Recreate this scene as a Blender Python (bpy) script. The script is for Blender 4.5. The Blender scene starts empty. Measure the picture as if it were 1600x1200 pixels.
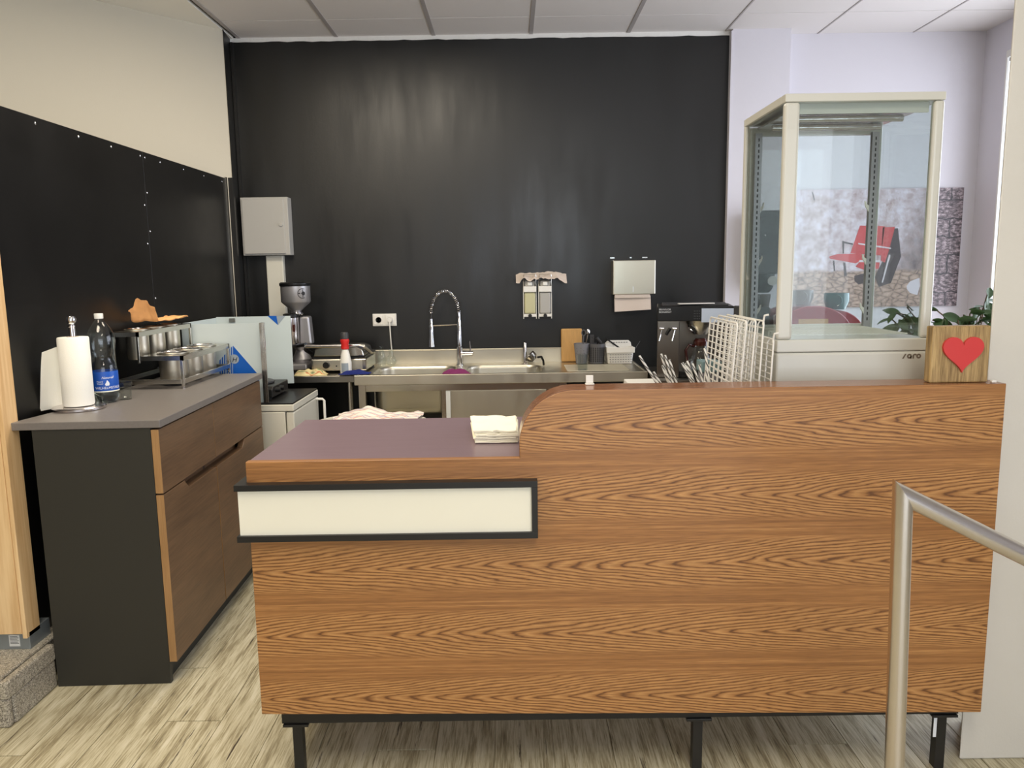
import bpy, bmesh, math, random
from mathutils import Vector, Matrix, noise
random.seed(7)
R = math.radians
S = bpy.context.scene
COL = S.collection
# ---------------------------------------------------------------- camera
FPX, TH, RO, CH = 1221.0, R(8.3), R(0.85), 1.45
cth, sth, cro, sro = math.cos(TH), math.sin(TH), math.cos(RO), math.sin(RO)
fw = Vector((0, cth, -sth)); u0 = Vector((0, sth, cth)); r0 = Vector((1, 0, 0))
rv = r0*cro - u0*sro; uv = r0*sro + u0*cro
cam = bpy.data.cameras.new('camera'); co = bpy.data.objects.new('camera', cam); COL.objects.link(co)
m3 = Matrix((rv, uv, -fw)).transposed()
co.matrix_world = Matrix.Translation((0, 0, CH)) @ m3.to_4x4()
cam.sensor_fit = 'HORIZONTAL'; cam.sensor_width = 36; cam.lens = 36*FPX/1600; cam.clip_start = .05
S.camera = co
def ray(px, py): return fw + rv*((px-800)/FPX) + uv*((600-py)/FPX)
def atY(px, py, Y):
    d = ray(px, py); t = Y/d.y; return Vector((d.x*t, Y, CH+d.z*t))
def atZ(px, py, Z):
    d = ray(px, py); t = (Z-CH)/d.z; return Vector((d.x*t, d.y*t, Z))
# ---------------------------------------------------------------- world, lights, exposure
S.view_settings.view_transform = 'Standard'; S.view_settings.look = 'None'
S.view_settings.gamma = 1; S.view_settings.exposure = 0.0; S.view_settings.use_curve_mapping = False
w = bpy.data.worlds.new('sky'); S.world = w; w.use_nodes = True
bg = w.node_tree.nodes['Background']; bg.inputs[0].default_value = (.86, .92, 1, 1); bg.inputs[1].default_value = 2.2
def area(name, loc, rot, sx, sy, power, col):
    l = bpy.data.lights.new(name, 'AREA'); l.shape = 'RECTANGLE'; l.size = sx; l.size_y = sy
    l.energy = power; l.color = col
    o = bpy.data.objects.new(name, l); COL.objects.link(o); o.location = loc; o.rotation_euler = rot
    return o
area('ceiling_lamp_left', (-1.45, 1.5, 2.86), (0, 0, 0), .6, 1.2, 42, (1, .88, .70))
area('ceiling_lamp_kitchen', (-.75, 3.5, 2.86), (0, 0, 0), 1.2, .6, 40, (1, .89, .72))
area('ceiling_lamp_front', (.6, .3, 2.86), (0, 0, 0), .6, 1.2, 34, (1, .90, .76))
area('added_daylight_fill', (1.2, -2.7, 1.5), (R(90), 0, R(12)), 3.2, 2.2, 40, (.88, .93, 1))  # added fill lamp behind the camera, standing in for daylight from an unseen front
area('side_window_daylight', (3.16, 3.7, 1.6), (0, R(90), 0), 2.1, 2.3, 66, (.86, .89, 1))
# ---------------------------------------------------------------- colours and materials
def lin(c):
    return tuple((x/255/12.92 if x/255 <= .04045 else ((x/255+.055)/1.055)**2.4) for x in c) + (1,)
MATS = {}
def newmat(name):
    m = bpy.data.materials.new(name); m.use_nodes = True; MATS[name] = m
    return m, m.node_tree.nodes, m.node_tree.links, m.node_tree.nodes['Principled BSDF']
def mat(name, rgb, rough=.5, metal=0, bump=0, bscale=60, var=0, vscale=8, spec=.5, coat=0, trans=0, ior=1.45, rvar=0, alpha=1, stretch=(1, 1, 1)):
    m, N, L, B = newmat(name)
    B.inputs['Base Color'].default_value = lin(rgb); B.inputs['Roughness'].default_value = rough
    B.inputs['Metallic'].default_value = metal; B.inputs['Specular IOR Level'].default_value = spec
    B.inputs['Coat Weight'].default_value = coat; B.inputs['Transmission Weight'].default_value = trans
    B.inputs['IOR'].default_value = ior; B.inputs['Alpha'].default_value = alpha
    tc = N.new('ShaderNodeTexCoord'); mp = N.new('ShaderNodeMapping'); mp.inputs['Scale'].default_value = stretch
    L.new(tc.outputs['Object'], mp.inputs[0])
    if var or rvar:
        n = N.new('ShaderNodeTexNoise'); n.inputs['Scale'].default_value = vscale; n.inputs['Detail'].default_value = 5
        L.new(mp.outputs[0], n.inputs['Vector'])
        if var:
            mx = N.new('ShaderNodeMix'); mx.data_type = 'RGBA'
            mx.inputs[6].default_value = lin([max(0, c*(1-var)) for c in rgb]); mx.inputs[7].default_value = lin([min(255, c*(1+var)) for c in rgb])
            L.new(n.outputs[0], mx.inputs[0]); L.new(mx.outputs[2], B.inputs['Base Color'])
        if rvar:
            mr = N.new('ShaderNodeMapRange'); mr.inputs[1].default_value = .3; mr.inputs[2].default_value = .7
            mr.inputs[3].default_value = max(0, rough-rvar); mr.inputs[4].default_value = rough+rvar
            L.new(n.outputs[0], mr.inputs[0]); L.new(mr.outputs[0], B.inputs['Roughness'])
    if bump:
        n2 = N.new('ShaderNodeTexNoise'); n2.inputs['Scale'].default_value = bscale; n2.inputs['Detail'].default_value = 3
        L.new(mp.outputs[0], n2.inputs['Vector']); b = N.new('ShaderNodeBump'); b.inputs['Strength'].default_value = bump
        b.inputs['Distance'].default_value = .01; L.new(n2.outputs[0], b.inputs['Height']); L.new(b.outputs[0], B.inputs['Normal'])
    return m
def math_(N, L, op, a, b=None, c=None):
    n = N.new('ShaderNodeMath'); n.operation = op
    for i, v in enumerate((a, b, c)):
        if v is None: continue
        if isinstance(v, (int, float)): n.inputs[i].default_value = v
        else: L.new(v, n.inputs[i])
    return n.outputs[0]
def ramp(N, L, fac, stops):
    r = N.new('ShaderNodeValToRGB'); el = r.color_ramp.elements
    while len(el) < len(stops): el.new(.5)
    for e, (p, c) in zip(el, stops): e.position = p; e.color = lin(c)
    L.new(fac, r.inputs[0]); return r.outputs[0]
def nz(N, L, vec, scale, detail=4, rough=.5):
    n = N.new('ShaderNodeTexNoise'); n.inputs['Scale'].default_value = scale; n.inputs['Detail'].default_value = detail
    n.inputs['Roughness'].default_value = rough; L.new(vec, n.inputs['Vector']); return n.outputs[0]
def scaled(N, L, vec, s, loc=(0, 0, 0)):
    mp = N.new('ShaderNodeMapping'); mp.inputs['Scale'].default_value = s; mp.inputs['Location'].default_value = loc
    L.new(vec, mp.inputs[0]); return mp.outputs[0]
def counter_wood(name, ax, av, base, dark, light, a=120, b=-13, period=.193, z0=.86, rough=.38, m0=.046, m1=.076):
    """oak laminate: rows of cathedral grain along axis ax, plain straight grain between the rows"""
    m, N, L, B = newmat(name)
    tc = N.new('ShaderNodeTexCoord'); P = tc.outputs['Object']
    sp = N.new('ShaderNodeSeparateXYZ'); L.new(P, sp.inputs[0]); x = sp.outputs[ax]; v = sp.outputs[av]
    st = [9, 9, 9]; st[ax] = 1.6
    wob = math_(N, L, 'SUBTRACT', nz(N, L, scaled(N, L, P, st), 1.0, 2), .5)
    vv = math_(N, L, 'ADD', math_(N, L, 'ADD', v, math_(N, L, 'MULTIPLY', wob, .05)), 10*period-z0+period/2)
    pp = math_(N, L, 'SUBTRACT', math_(N, L, 'MODULO', vv, period), period/2)
    rad = math_(N, L, 'SQRT', math_(N, L, 'ADD', math_(N, L, 'MULTIPLY', pp, pp), .00006))
    st2 = [70, 70, 70]; st2[ax] = 9
    w2 = nz(N, L, scaled(N, L, P, st2), 1.0, 4, .6)
    st5 = [14, 14, 14]; st5[ax] = 2.5
    w3 = nz(N, L, scaled(N, L, P, st5), 1.0, 3)
    f = math_(N, L, 'ADD', math_(N, L, 'MULTIPLY', rad, a), math_(N, L, 'MULTIPLY', x, b))
    f = math_(N, L, 'ADD', f, math_(N, L, 'MULTIPLY', w2, 1.1)); f = math_(N, L, 'ADD', f, math_(N, L, 'MULTIPLY', w3, 3.2))
    fr = math_(N, L, 'FRACT', f)
    st3 = [520, 520, 520]; st3[ax] = 16
    fine = nz(N, L, scaled(N, L, P, st3), 1.0, 3)
    st4 = [150, 150, 150]; st4[ax] = 1.6
    streak = nz(N, L, scaled(N, L, P, st4), 1.0, 3)
    c1 = ramp(N, L, fr, [(0, dark), (.12, base), (.5, light), (.78, base), (.94, dark), (1, dark)])
    mid = [(p*2+q)/3 for p, q in zip(base, dark)]
    c2 = ramp(N, L, streak, [(.36, mid), (.47, [(p*4+q)/5 for p, q in zip(base, dark)]), (.56, base), (.68, [(p+q)/2 for p, q in zip(base, light)])])
    mask = N.new('ShaderNodeMapRange'); mask.interpolation_type = 'SMOOTHSTEP'; mask.inputs[1].default_value = m0; mask.inputs[2].default_value = m1
    L.new(math_(N, L, 'ABSOLUTE', pp), mask.inputs[0])
    mx0 = N.new('ShaderNodeMix'); mx0.data_type = 'RGBA'; L.new(mask.outputs[0], mx0.inputs[0]); L.new(c1, mx0.inputs[6]); L.new(c2, mx0.inputs[7])
    mx = N.new('ShaderNodeMix'); mx.data_type = 'RGBA'; mx.inputs[7].default_value = lin(dark); L.new(mx0.outputs[2], mx.inputs[6])
    L.new(math_(N, L, 'MULTIPLY', math_(N, L, 'SUBTRACT', fine, .44), 1.9), mx.inputs[0]); mx.clamp_factor = True
    L.new(mx.outputs[2], B.inputs['Base Color']); B.inputs['Roughness'].default_value = rough
    bp = N.new('ShaderNodeBump'); bp.inputs['Strength'].default_value = .12; bp.inputs['Distance'].default_value = .002
    L.new(fine, bp.inputs['Height']); L.new(bp.outputs[0], B.inputs['Normal'])
    return m
def plain_wood(name, ax, c1, c2, rough=.45, scale=18, fine=140):
    m, N, L, B = newmat(name)
    tc = N.new('ShaderNodeTexCoord'); P = tc.outputs['Object']
    st = [scale]*3; st[ax] = scale/9
    a = nz(N, L, scaled(N, L, P, st), 1.0, 5, .6)
    st = [fine]*3; st[ax] = fine/25
    b = nz(N, L, scaled(N, L, P, st), 1.0, 3)
    f = math_(N, L, 'ADD', math_(N, L, 'MULTIPLY', a, .6), math_(N, L, 'MULTIPLY', b, .4))
    L.new(ramp(N, L, f, [(.36, c1), (.62, c2)]), B.inputs['Base Color']); B.inputs['Roughness'].default_value = rough
    bp = N.new('ShaderNodeBump'); bp.inputs['Strength'].default_value = .15; bp.inputs['Distance'].default_value = .002
    L.new(b, bp.inputs['Height']); L.new(bp.outputs[0], B.inputs['Normal'])
    return m
def glass(name, tint, gl=1.0, fres=1.45):
    m, N, L, B = newmat(name); N.remove(B); out = N['Material Output']
    t = N.new('ShaderNodeBsdfTransparent'); t.inputs[0].default_value = (*tint, 1)
    g = N.new('ShaderNodeBsdfGlossy'); g.inputs['Roughness'].default_value = .02; g.inputs[0].default_value = (gl, gl, gl, 1)
    fr = N.new('ShaderNodeFresnel'); ge = N.new('ShaderNodeNewGeometry'); L.new(math_(N, L, 'ADD', math_(N, L, 'MULTIPLY', ge.outputs['Backfacing'], 1/fres-fres), fres), fr.inputs[0])
    mx = N.new('ShaderNodeMixShader'); L.new(fr.outputs[0], mx.inputs[0]); L.new(t.outputs[0], mx.inputs[1]); L.new(g.outputs[0], mx.inputs[2])
    L.new(mx.outputs[0], out.inputs[0]); return m
mat('beige', (198, 191, 174), .8, bump=.04, bscale=200)
mat('plaster', (244, 241, 232), .85, bump=.04, bscale=200)
mat('white_wall', (214, 211, 217), .75, bump=.05, bscale=180)
mat('pillar_paint', (214, 210, 201), .7, bump=.05, bscale=120, var=.02, vscale=5)
mat('paint_white', (235, 234, 230), .6, bump=.3, bscale=60)
mat('tile', (224, 219, 216), .95, bump=.25, bscale=500, var=.03, vscale=300)
mat('tee', (170, 164, 162), .5)
mat('void', (30, 29, 28), .9)
mat('black_metal', (30, 29, 28), .38, bump=.02, bscale=30)
mat('black_panel', (19, 18, 17), .36, rvar=.06, vscale=3, spec=.35)
mat('black_laminate', (46, 45, 40), .5, bump=.03, bscale=400)
mat('black_plastic', (20, 20, 21), .35)
mat('dark_grey', (60, 60, 62), .45)
mat('grey_plastic', (128, 128, 134), .5)
mat('mid_grey', (92, 92, 96), .5)
mat('white_plastic', (232, 230, 224), .35)
mat('cream_paint', (208, 207, 198), .3, coat=.2)
mat('fridge_white', (212, 209, 196), .35)
mat('box_grey', (176, 174, 169), .45)
mat('screw', (220, 220, 220), .25, metal=1)
mat('steel', (205, 201, 192), .22, metal=1)
mat('steel_dark', (150, 146, 138), .28, metal=1)
mat('steel_brushed', (208, 202, 186), .36, metal=1, rvar=.05, vscale=3, stretch=(4, 4, .7))
mat('galvanized', (150, 158, 162), .45, metal=.6, var=.06, vscale=14)
mat('chrome', (225, 225, 228), .09, metal=1)
mat('chrome_satin', (205, 200, 200), .2, metal=1)
mat('alu', (176, 174, 176), .38, metal=.7)
mat('rail_steel', (222, 217, 214), .26, metal=1, bump=.02, bscale=500)
mat('worktop', (114, 109, 106), .42, var=.06, vscale=90, bump=.03, bscale=200)
mat('purple_top', (126, 107, 116), .3, var=.05, vscale=22, stretch=(.3, 2.5, 1), bump=.03, bscale=80)
mat('sign_white', (240, 237, 220), .4)
mat('paper', (248, 246, 236), .8, bump=.1, bscale=300)
mat('napkin', (252, 248, 226), .85)
mat('towel_paper', (206, 192, 180), .85, bump=.1, bscale=100)
mat('film', (196, 207, 208), .38, spec=.4)
mat('blue_print', (16, 88, 178), .4)
mat('print_grey', (150, 160, 170), .4)
mat('label_blue', (22, 82, 178), .4)
mat('label_white', (228, 232, 238), .5)
mat('red_paint', (206, 62, 62), .35)
mat('red_plastic', (208, 40, 36), .4)
mat('red_machine', (150, 24, 44), .25, coat=.6)
mat('teal_dull', (112, 138, 142), .4)
mat('teal', (24, 92, 96), .2, coat=.6)
mat('mug_grey', (96, 88, 84), .3, coat=.4)
mat('blue_cloth', (26, 40, 112), .9, bump=.3, bscale=300)
mat('purple_cloth', (124, 46, 96), .9, bump=.3, bscale=300)
mat('orange_cloth', (242, 172, 112), .85, var=.12, vscale=25)
mat('granite', (160, 154, 142), .4)
mat('leaf', (66, 92, 58), .4, var=.3, vscale=15)
mat('stem', (98, 80, 58), .7)
mat('terracotta', (150, 92, 66), .8)
mat('board_wood', (196, 152, 92), .5, var=.1, vscale=20, stretch=(4, 4, .5))
mat('jug_brown', (70, 34, 30), .2, coat=.5)
mat('film_sheen', (206, 220, 240), .2, coat=.3)
mat('sticker', (214, 216, 214), .5)
mat('soap_yellow', (196, 192, 152), .35)
mat('ink', (34, 34, 36), .6)
mat('logo_brown', (118, 106, 94), .5)
mat('mirror_tray', (225, 222, 222), .15, metal=.8, bump=.25, bscale=18)
mat('water', (238, 244, 244), .02, trans=1, ior=1.33)
glass('glass_case', (.90, .93, .925), .9)
glass('glass_side', (.80, .83, .82), .9)
glass('glass_window', (.96, .97, .98))
glass('glass_clear', (.90, .92, .91), 1.0, 1.5)
glass('pet', (.86, .90, .90), 1.0, 1.55)
plain_wood('block_wood', 2, (112, 86, 48), (190, 160, 108), .5, 60, 460)
plain_wood('pine', 2, (206, 166, 114), (234, 202, 154), .6, 14, 90)
plain_wood('cabinet_wood', 1, (86, 64, 45), (114, 87, 62), .45, 14, 160)
plain_wood('cabinet_edge', 2, (146, 110, 68), (170, 132, 88), .5, 30, 200)
counter_wood('counter_wood', 0, 2, (168, 117, 67), (106, 68, 36), (198, 148, 92), z0=.645)
counter_wood('counter_wood_top', 0, 1, (142, 96, 66), (116, 76, 50), (154, 108, 76), a=40, b=-8, rough=.22, z0=.5)
# black painted wall: worn satin paint with roller streaks
m, N, L, B = newmat('black_wall')
tc = N.new('ShaderNodeTexCoord')
n1 = nz(N, L, scaled(N, L, tc.outputs['Object'], (4.5, 1, .9)), 1.0, 5, .6)
n2 = nz(N, L, scaled(N, L, tc.outputs['Object'], (1, 1, 1)), 90, 3)
rr = N.new('ShaderNodeMapRange'); rr.inputs[1].default_value = .35; rr.inputs[2].default_value = .65; rr.inputs[3].default_value = .30; rr.inputs[4].default_value = .46
L.new(n1, rr.inputs[0]); L.new(rr.outputs[0], B.inputs['Roughness']); B.inputs['Base Color'].default_value = lin((17, 17, 16)); B.inputs['Specular IOR Level'].default_value = .55
bp = N.new('ShaderNodeBump'); bp.inputs['Strength'].default_value = .10; bp.inputs['Distance'].default_value = .002
L.new(math_(N, L, 'ADD', n2, math_(N, L, 'MULTIPLY', n1, 5.0)), bp.inputs['Height']); L.new(bp.outputs[0], B.inputs['Normal'])
# granite speckle
m, N, L, B = newmat('granite')
tc = N.new('ShaderNodeTexCoord'); vo = N.new('ShaderNodeTexVoronoi'); vo.inputs['Scale'].default_value = 330; L.new(tc.outputs['Object'], vo.inputs[0])
sp = N.new('ShaderNodeSeparateColor'); L.new(vo.outputs['Color'], sp.inputs[0])
L.new(ramp(N, L, sp.outputs[0], [(0, (84, 80, 74)), (.25, (138, 132, 120)), (.7, (176, 170, 156)), (1, (206, 200, 186))]), B.inputs['Base Color'])
B.inputs['Roughness'].default_value = .4
# vinyl floor plank
m, N, L, B = newmat('plank')
tc = N.new('ShaderNodeTexCoord'); oi = N.new('ShaderNodeObjectInfo')
cmb = N.new('ShaderNodeCombineXYZ'); L.new(math_(N, L, 'MULTIPLY', oi.outputs['Random'], 37.0), cmb.inputs[0]); L.new(math_(N, L, 'MULTIPLY', oi.outputs['Random'], 91.0), cmb.inputs[1])
va = N.new('ShaderNodeVectorMath'); va.operation = 'ADD'; L.new(tc.outputs['Object'], va.inputs[0]); L.new(cmb.outputs[0], va.inputs[1])
P = va.outputs[0]
a = nz(N, L, scaled(N, L, P, (30, 2.6, 1)), 1.0, 6, .65)
b = nz(N, L, scaled(N, L, P, (210, 9, 1)), 1.0, 5, .6)
c = nz(N, L, scaled(N, L, P, (46, 2.2, 1), (3, 7, 0)), 1.0, 5, .7)
f = math_(N, L, 'ADD', math_(N, L, 'MULTIPLY', a, .55), math_(N, L, 'MULTIPLY', b, .45))
c1 = ramp(N, L, f, [(.34, (106, 97, 78)), (.44, (156, 146, 118)), (.53, (194, 187, 160)), (.66, (214, 208, 188))])
mx = N.new('ShaderNodeMix'); mx.data_type = 'RGBA'; mx.clamp_factor = True; mx.inputs[7].default_value = lin((62, 50, 38)); L.new(c1, mx.inputs[6])
L.new(math_(N, L, 'MULTIPLY', math_(N, L, 'SUBTRACT', c, .61), 16.0), mx.inputs[0]); L.new(mx.outputs[2], B.inputs['Base Color'])
B.inputs['Roughness'].default_value = .5
bp = N.new('ShaderNodeBump'); bp.inputs['Strength'].default_value = .2; bp.inputs['Distance'].default_value = .002; L.new(b, bp.inputs['Height']); L.new(bp.outputs[0], B.inputs['Normal'])
# striped paper straw
m, N, L, B = newmat('straw')
tc = N.new('ShaderNodeTexCoord'); sp = N.new('ShaderNodeSeparateXYZ'); L.new(tc.outputs['Object'], sp.inputs[0])
an = math_(N, L, 'DIVIDE', math_(N, L, 'ARCTAN2', sp.outputs[1], sp.outputs[0]), 6.2832)
fr = math_(N, L, 'FRACT', math_(N, L, 'ADD', math_(N, L, 'MULTIPLY', sp.outputs[2], 34.0), math_(N, L, 'MULTIPLY', an, 2.0)))
L.new(ramp(N, L, fr, [(.62, (240, 238, 230)), (.68, (96, 94, 92))]), B.inputs['Base Color']); B.inputs['Roughness'].default_value = .6
# tea towels
def towel_mat(name, base, cols, sc):
    m, N, L, B = newmat(name)
    tc = N.new('ShaderNodeTexCoord'); sp = N.new('ShaderNodeSeparateXYZ'); L.new(tc.outputs['Object'], sp.inputs[0])
    wv = nz(N, L, tc.outputs['Object'], 9, 2)
    q = math_(N, L, 'ADD', math_(N, L, 'MULTIPLY', sp.outputs[1], sc), math_(N, L, 'MULTIPLY', wv, 2.4))
    fr = math_(N, L, 'FRACT', q)
    L.new(ramp(N, L, fr, [(0, base), (.55, base), (.66, cols[0]), (.76, base), (.88, cols[1]), (1, base)]), B.inputs['Base Color']); B.inputs['Roughness'].default_value = .9
towel_mat('towel_stripes', (232, 222, 210), ((196, 130, 120), (150, 140, 170)), 26)
towel_mat('towel_check', (226, 212, 160), ((190, 100, 62), (112, 126, 90)), 22)
# poster print
m, N, L, B = newmat('poster_print')
tc = N.new('ShaderNodeTexCoord'); P = tc.outputs['Object']; sp = N.new('ShaderNodeSeparateXYZ'); L.new(P, sp.inputs[0])
x, z = sp.outputs[0], sp.outputs[2]      # origin at the poster's bottom centre
wall = ramp(N, L, nz(N, L, P, 14, 8, .7), [(.32, (160, 134, 134)), (.5, (200, 184, 190)), (.64, (222, 214, 228))])
damp = ramp(N, L, nz(N, L, P, 22, 6, .7), [(.3, (78, 66, 68)), (.6, (150, 128, 128))])
v1 = N.new('ShaderNodeTexVoronoi'); v1.feature = 'DISTANCE_TO_EDGE'; L.new(scaled(N, L, P, (19, 1, 34)), v1.inputs[0]); v1.inputs['Scale'].default_value = 1.0
cob = ramp(N, L, math_(N, L, 'ADD', v1.outputs[0], math_(N, L, 'MULTIPLY', nz(N, L, P, 60, 3), .25)), [(.08, (92, 74, 66)), (.22, (166, 138, 124)), (.6, (204, 176, 160))])
bk = N.new('ShaderNodeTexBrick'); L.new(scaled(N, L, P, (1, 1, 1)), bk.inputs[0])
sx2 = N.new('ShaderNodeCombineXYZ'); L.new(math_(N, L, 'ADD', x, math_(N, L, 'MULTIPLY', nz(N, L, P, 20, 3), .03)), sx2.inputs[0]); L.new(math_(N, L, 'ADD', z, math_(N, L, 'MULTIPLY', nz(N, L, P, 14, 3), .05)), sx2.inputs[1]); L.new(sx2.outputs[0], bk.inputs[0])
bk.inputs['Scale'].default_value = 1; bk.inputs['Brick Width'].default_value = .21; bk.inputs['Row Height'].default_value = .118; bk.inputs['Mortar Size'].default_value = .004
st0 = ramp(N, L, nz(N, L, scaled(N, L, P, (34, 1, 60)), 1.0, 6, .7), [(.36, (30, 26, 28)), (.5, (104, 90, 94)), (.64, (184, 168, 172))])
stone_mx = N.new('ShaderNodeMix'); stone_mx.data_type = 'RGBA'; L.new(bk.outputs['Fac'], stone_mx.inputs[0]); L.new(st0, stone_mx.inputs[6]); stone_mx.inputs[7].default_value = lin((34, 30, 34)); stone = stone_mx.outputs[2]
def mixc(fac, A_, B_):
    q = N.new('ShaderNodeMix'); q.data_type = 'RGBA'; q.clamp_factor = True; L.new(fac, q.inputs[0]); L.new(A_, q.inputs[6]); L.new(B_, q.inputs[7]); return q.outputs[2]
wn = math_(N, L, 'MULTIPLY', math_(N, L, 'SUBTRACT', nz(N, L, P, 10, 5), .5), .16)
xd = math_(N, L, 'MULTIPLY', math_(N, L, 'SUBTRACT', math_(N, L, 'ADD', x, wn), math_(N, L, 'MULTIPLY', z, .35)), 5.0)
col = mixc(math_(N, L, 'SUBTRACT', xd, .1), wall, damp)
col = mixc(math_(N, L, 'MULTIPLY', math_(N, L, 'SUBTRACT', math_(N, L, 'ADD', .245, math_(N, L, 'MULTIPLY', wn, .3)), z), 60.0), col, cob)
col = mixc(math_(N, L, 'MULTIPLY', math_(N, L, 'SUBTRACT', x, .42), 300.0), col, stone)
L.new(col, B.inputs['Base Color']); B.inputs['Roughness'].default_value = .35
mat('print_red', (196, 74, 78), .35, var=.12, vscale=14)
mat('print_dark', (70, 58, 62), .35)
mat('print_pale', (214, 206, 214), .35)
# ---------------------------------------------------------------- mesh builder
OFF = {}
class MB:
    def __init__(s): s.v = []; s.f = []
    def add(s, v, f):
        n = len(s.v); s.v += [tuple(p) for p in v]; s.f += [tuple(i+n for i in q) for q in f]; return s
    def box(s, x0, x1, y0, y1, z0, z1):
        v = [(x, y, z) for z in (z0, z1) for y in (y0, y1) for x in (x0, x1)]
        return s.add(v, [(0, 2, 3, 1), (4, 5, 7, 6), (0, 1, 5, 4), (2, 6, 7, 3), (0, 4, 6, 2), (1, 3, 7, 5)])
    def prism(s, poly, ax, a, b):
        """poly: 2D points in the plane across axis ax (0:yz 1:xz 2:xy)"""
        def P(p, t): return (t, p[0], p[1]) if ax == 0 else ((p[0], t, p[1]) if ax == 1 else (p[0], p[1], t))
        n = len(poly); v = [P(p, a) for p in poly] + [P(p, b) for p in poly]
        return s.add(v, [tuple(range(n)), tuple(range(2*n-1, n-1, -1))] + [(i, i+n, (i+1) % n+n, (i+1) % n) for i in range(n)])
    def lathe(s, prof, c=(0, 0, 0), seg=28, M=None):
        v = []; f = []; c = Vector(c)
        for (r, z) in prof:
            for k in range(seg):
                a = 2*math.pi*k/seg; p = Vector((r*math.cos(a), r*math.sin(a), z))
                if M: p = M @ p
                v.append(p+c)
        for i in range(len(prof)-1):
            for k in range(seg):
                k2 = (k+1) % seg; f.append((i*seg+k, i*seg+k2, (i+1)*seg+k2, (i+1)*seg+k))
        if prof[0][0] > 1e-6: f.append(tuple(range(seg-1, -1, -1)))
        if prof[-1][0] > 1e-6: f.append(tuple((len(prof)-1)*seg+k for k in range(seg)))
        return s.add(v, f)
    def shell(s, prof, c=(0, 0, 0), seg=28):
        v = []; f = []
        for (r, z) in prof:
            for k in range(seg):
                a = 2*math.pi*k/seg; v.append((c[0]+r*math.cos(a), c[1]+r*math.sin(a), c[2]+z))
        for i in range(len(prof)-1):
            for k in range(seg):
                k2 = (k+1) % seg; f.append((i*seg+k, i*seg+k2, (i+1)*seg+k2, (i+1)*seg+k))
        return s.add(v, f)
    def cyl(s, a, b, r, r2=None, seg=16):
        a = Vector(a); b = Vector(b); r2 = r if r2 is None else r2; d = (b-a)
        q = d.to_track_quat('Z', 'Y').to_matrix()
        return s.lathe([(r, 0), (r2, d.length)], a, seg, q)
    def tube(s, pts, r, seg=8, closed=False):
        pts = [Vector(p) for p in pts]; n = len(pts); v = []; f = []; up = None
        for i, p in enumerate(pts):
            if closed: t = (pts[(i+1) % n]-pts[i-1])
            else: t = pts[min(i+1, n-1)]-pts[max(i-1, 0)]
            t.normalize()
            if up is None: up = t.orthogonal().normalized()
            up = (up-t*up.dot(t)).normalized(); w_ = t.cross(up)
            for k in range(seg):
                a = 2*math.pi*k/seg; v.append(p+(up*math.cos(a)+w_*math.sin(a))*r)
        m_ = n if closed else n-1
        for i in range(m_):
            j = (i+1) % n
            for k in range(seg): k2 = (k+1) % seg; f.append((i*seg+k, i*seg+k2, j*seg+k2, j*seg+k))
        if not closed: f += [tuple(range(seg-1, -1, -1)), tuple((n-1)*seg+k for k in range(seg))]
        return s.add(v, f)
    def grid(s, nx, ny, fn, thick=.0015):
        v = []; f = []
        for t in (0, -thick):
            for j in range(ny+1):
                for i in range(nx+1):
                    p = fn(i/nx, j/ny); v.append((p[0], p[1], p[2]+t))
        W = nx+1; T = W*(ny+1)
        for j in range(ny):
            for i in range(nx):
                a = j*W+i; f.append((a, a+1, a+1+W, a+W)); f.append((T+a, T+a+W, T+a+1+W, T+a+1))
        for i in range(nx):
            f.append((i, T+i, T+i+1, i+1)); a = ny*W+i; f.append((a, a+1, T+a+1, T+a))
        for j in range(ny):
            a = j*W; f.append((a, a+W, T+a+W, T+a)); a = j*W+nx; f.append((a, T+a, T+a+W, a+W))
        return s.add(v, f)
    def build(s, name, mt, parent=None, bevel=0, smooth=False, angle=35, seg=2, center=None):
        xs = [p[0] for p in s.v]; ys = [p[1] for p in s.v]; zs = [p[2] for p in s.v]
        c = Vector(center) if center else Vector(((min(xs)+max(xs))/2, (min(ys)+max(ys))/2, min(zs)))
        me = bpy.data.meshes.new(name); me.from_pydata([(p[0]-c.x, p[1]-c.y, p[2]-c.z) for p in s.v], [], s.f)
        b = bmesh.new(); b.from_mesh(me); bmesh.ops.recalc_face_normals(b, faces=b.faces); b.to_mesh(me); b.free()
        if smooth:
            me.polygons.foreach_set('use_smooth', [True]*len(me.polygons)); me.set_sharp_from_angle(angle=R(angle))
        me.materials.append(MATS[mt] if isinstance(mt, str) else mt)
        o = bpy.data.objects.new(name, me); COL.objects.link(o)
        if parent: o.parent = parent; o.location = c-OFF[parent.name]
        else: o.location = c
        OFF[o.name] = c
        if bevel:
            mo = o.modifiers.new('bevel', 'BEVEL'); mo.width = bevel; mo.segments = seg; mo.limit_method = 'ANGLE'; mo.angle_limit = R(40)
        return o
def box(name, mt, parent, *a, bevel=0, **k): return MB().box(*a).build(name, mt, parent, bevel=bevel, **k)
def tag(o, label, cat, group=None):
    o['label'] = label; o['category'] = cat
    if group: o['group'] = group
    return o
def thing(name, label, cat, loc, rz=0, group=None):
    o = bpy.data.objects.new(name, None); COL.objects.link(o); o.empty_display_size = .05
    o.location = loc; o.rotation_euler = (0, 0, rz); OFF[o.name] = Vector(loc); return tag(o, label, cat, group)
def struct(o): o['kind'] = 'structure'; return o
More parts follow.
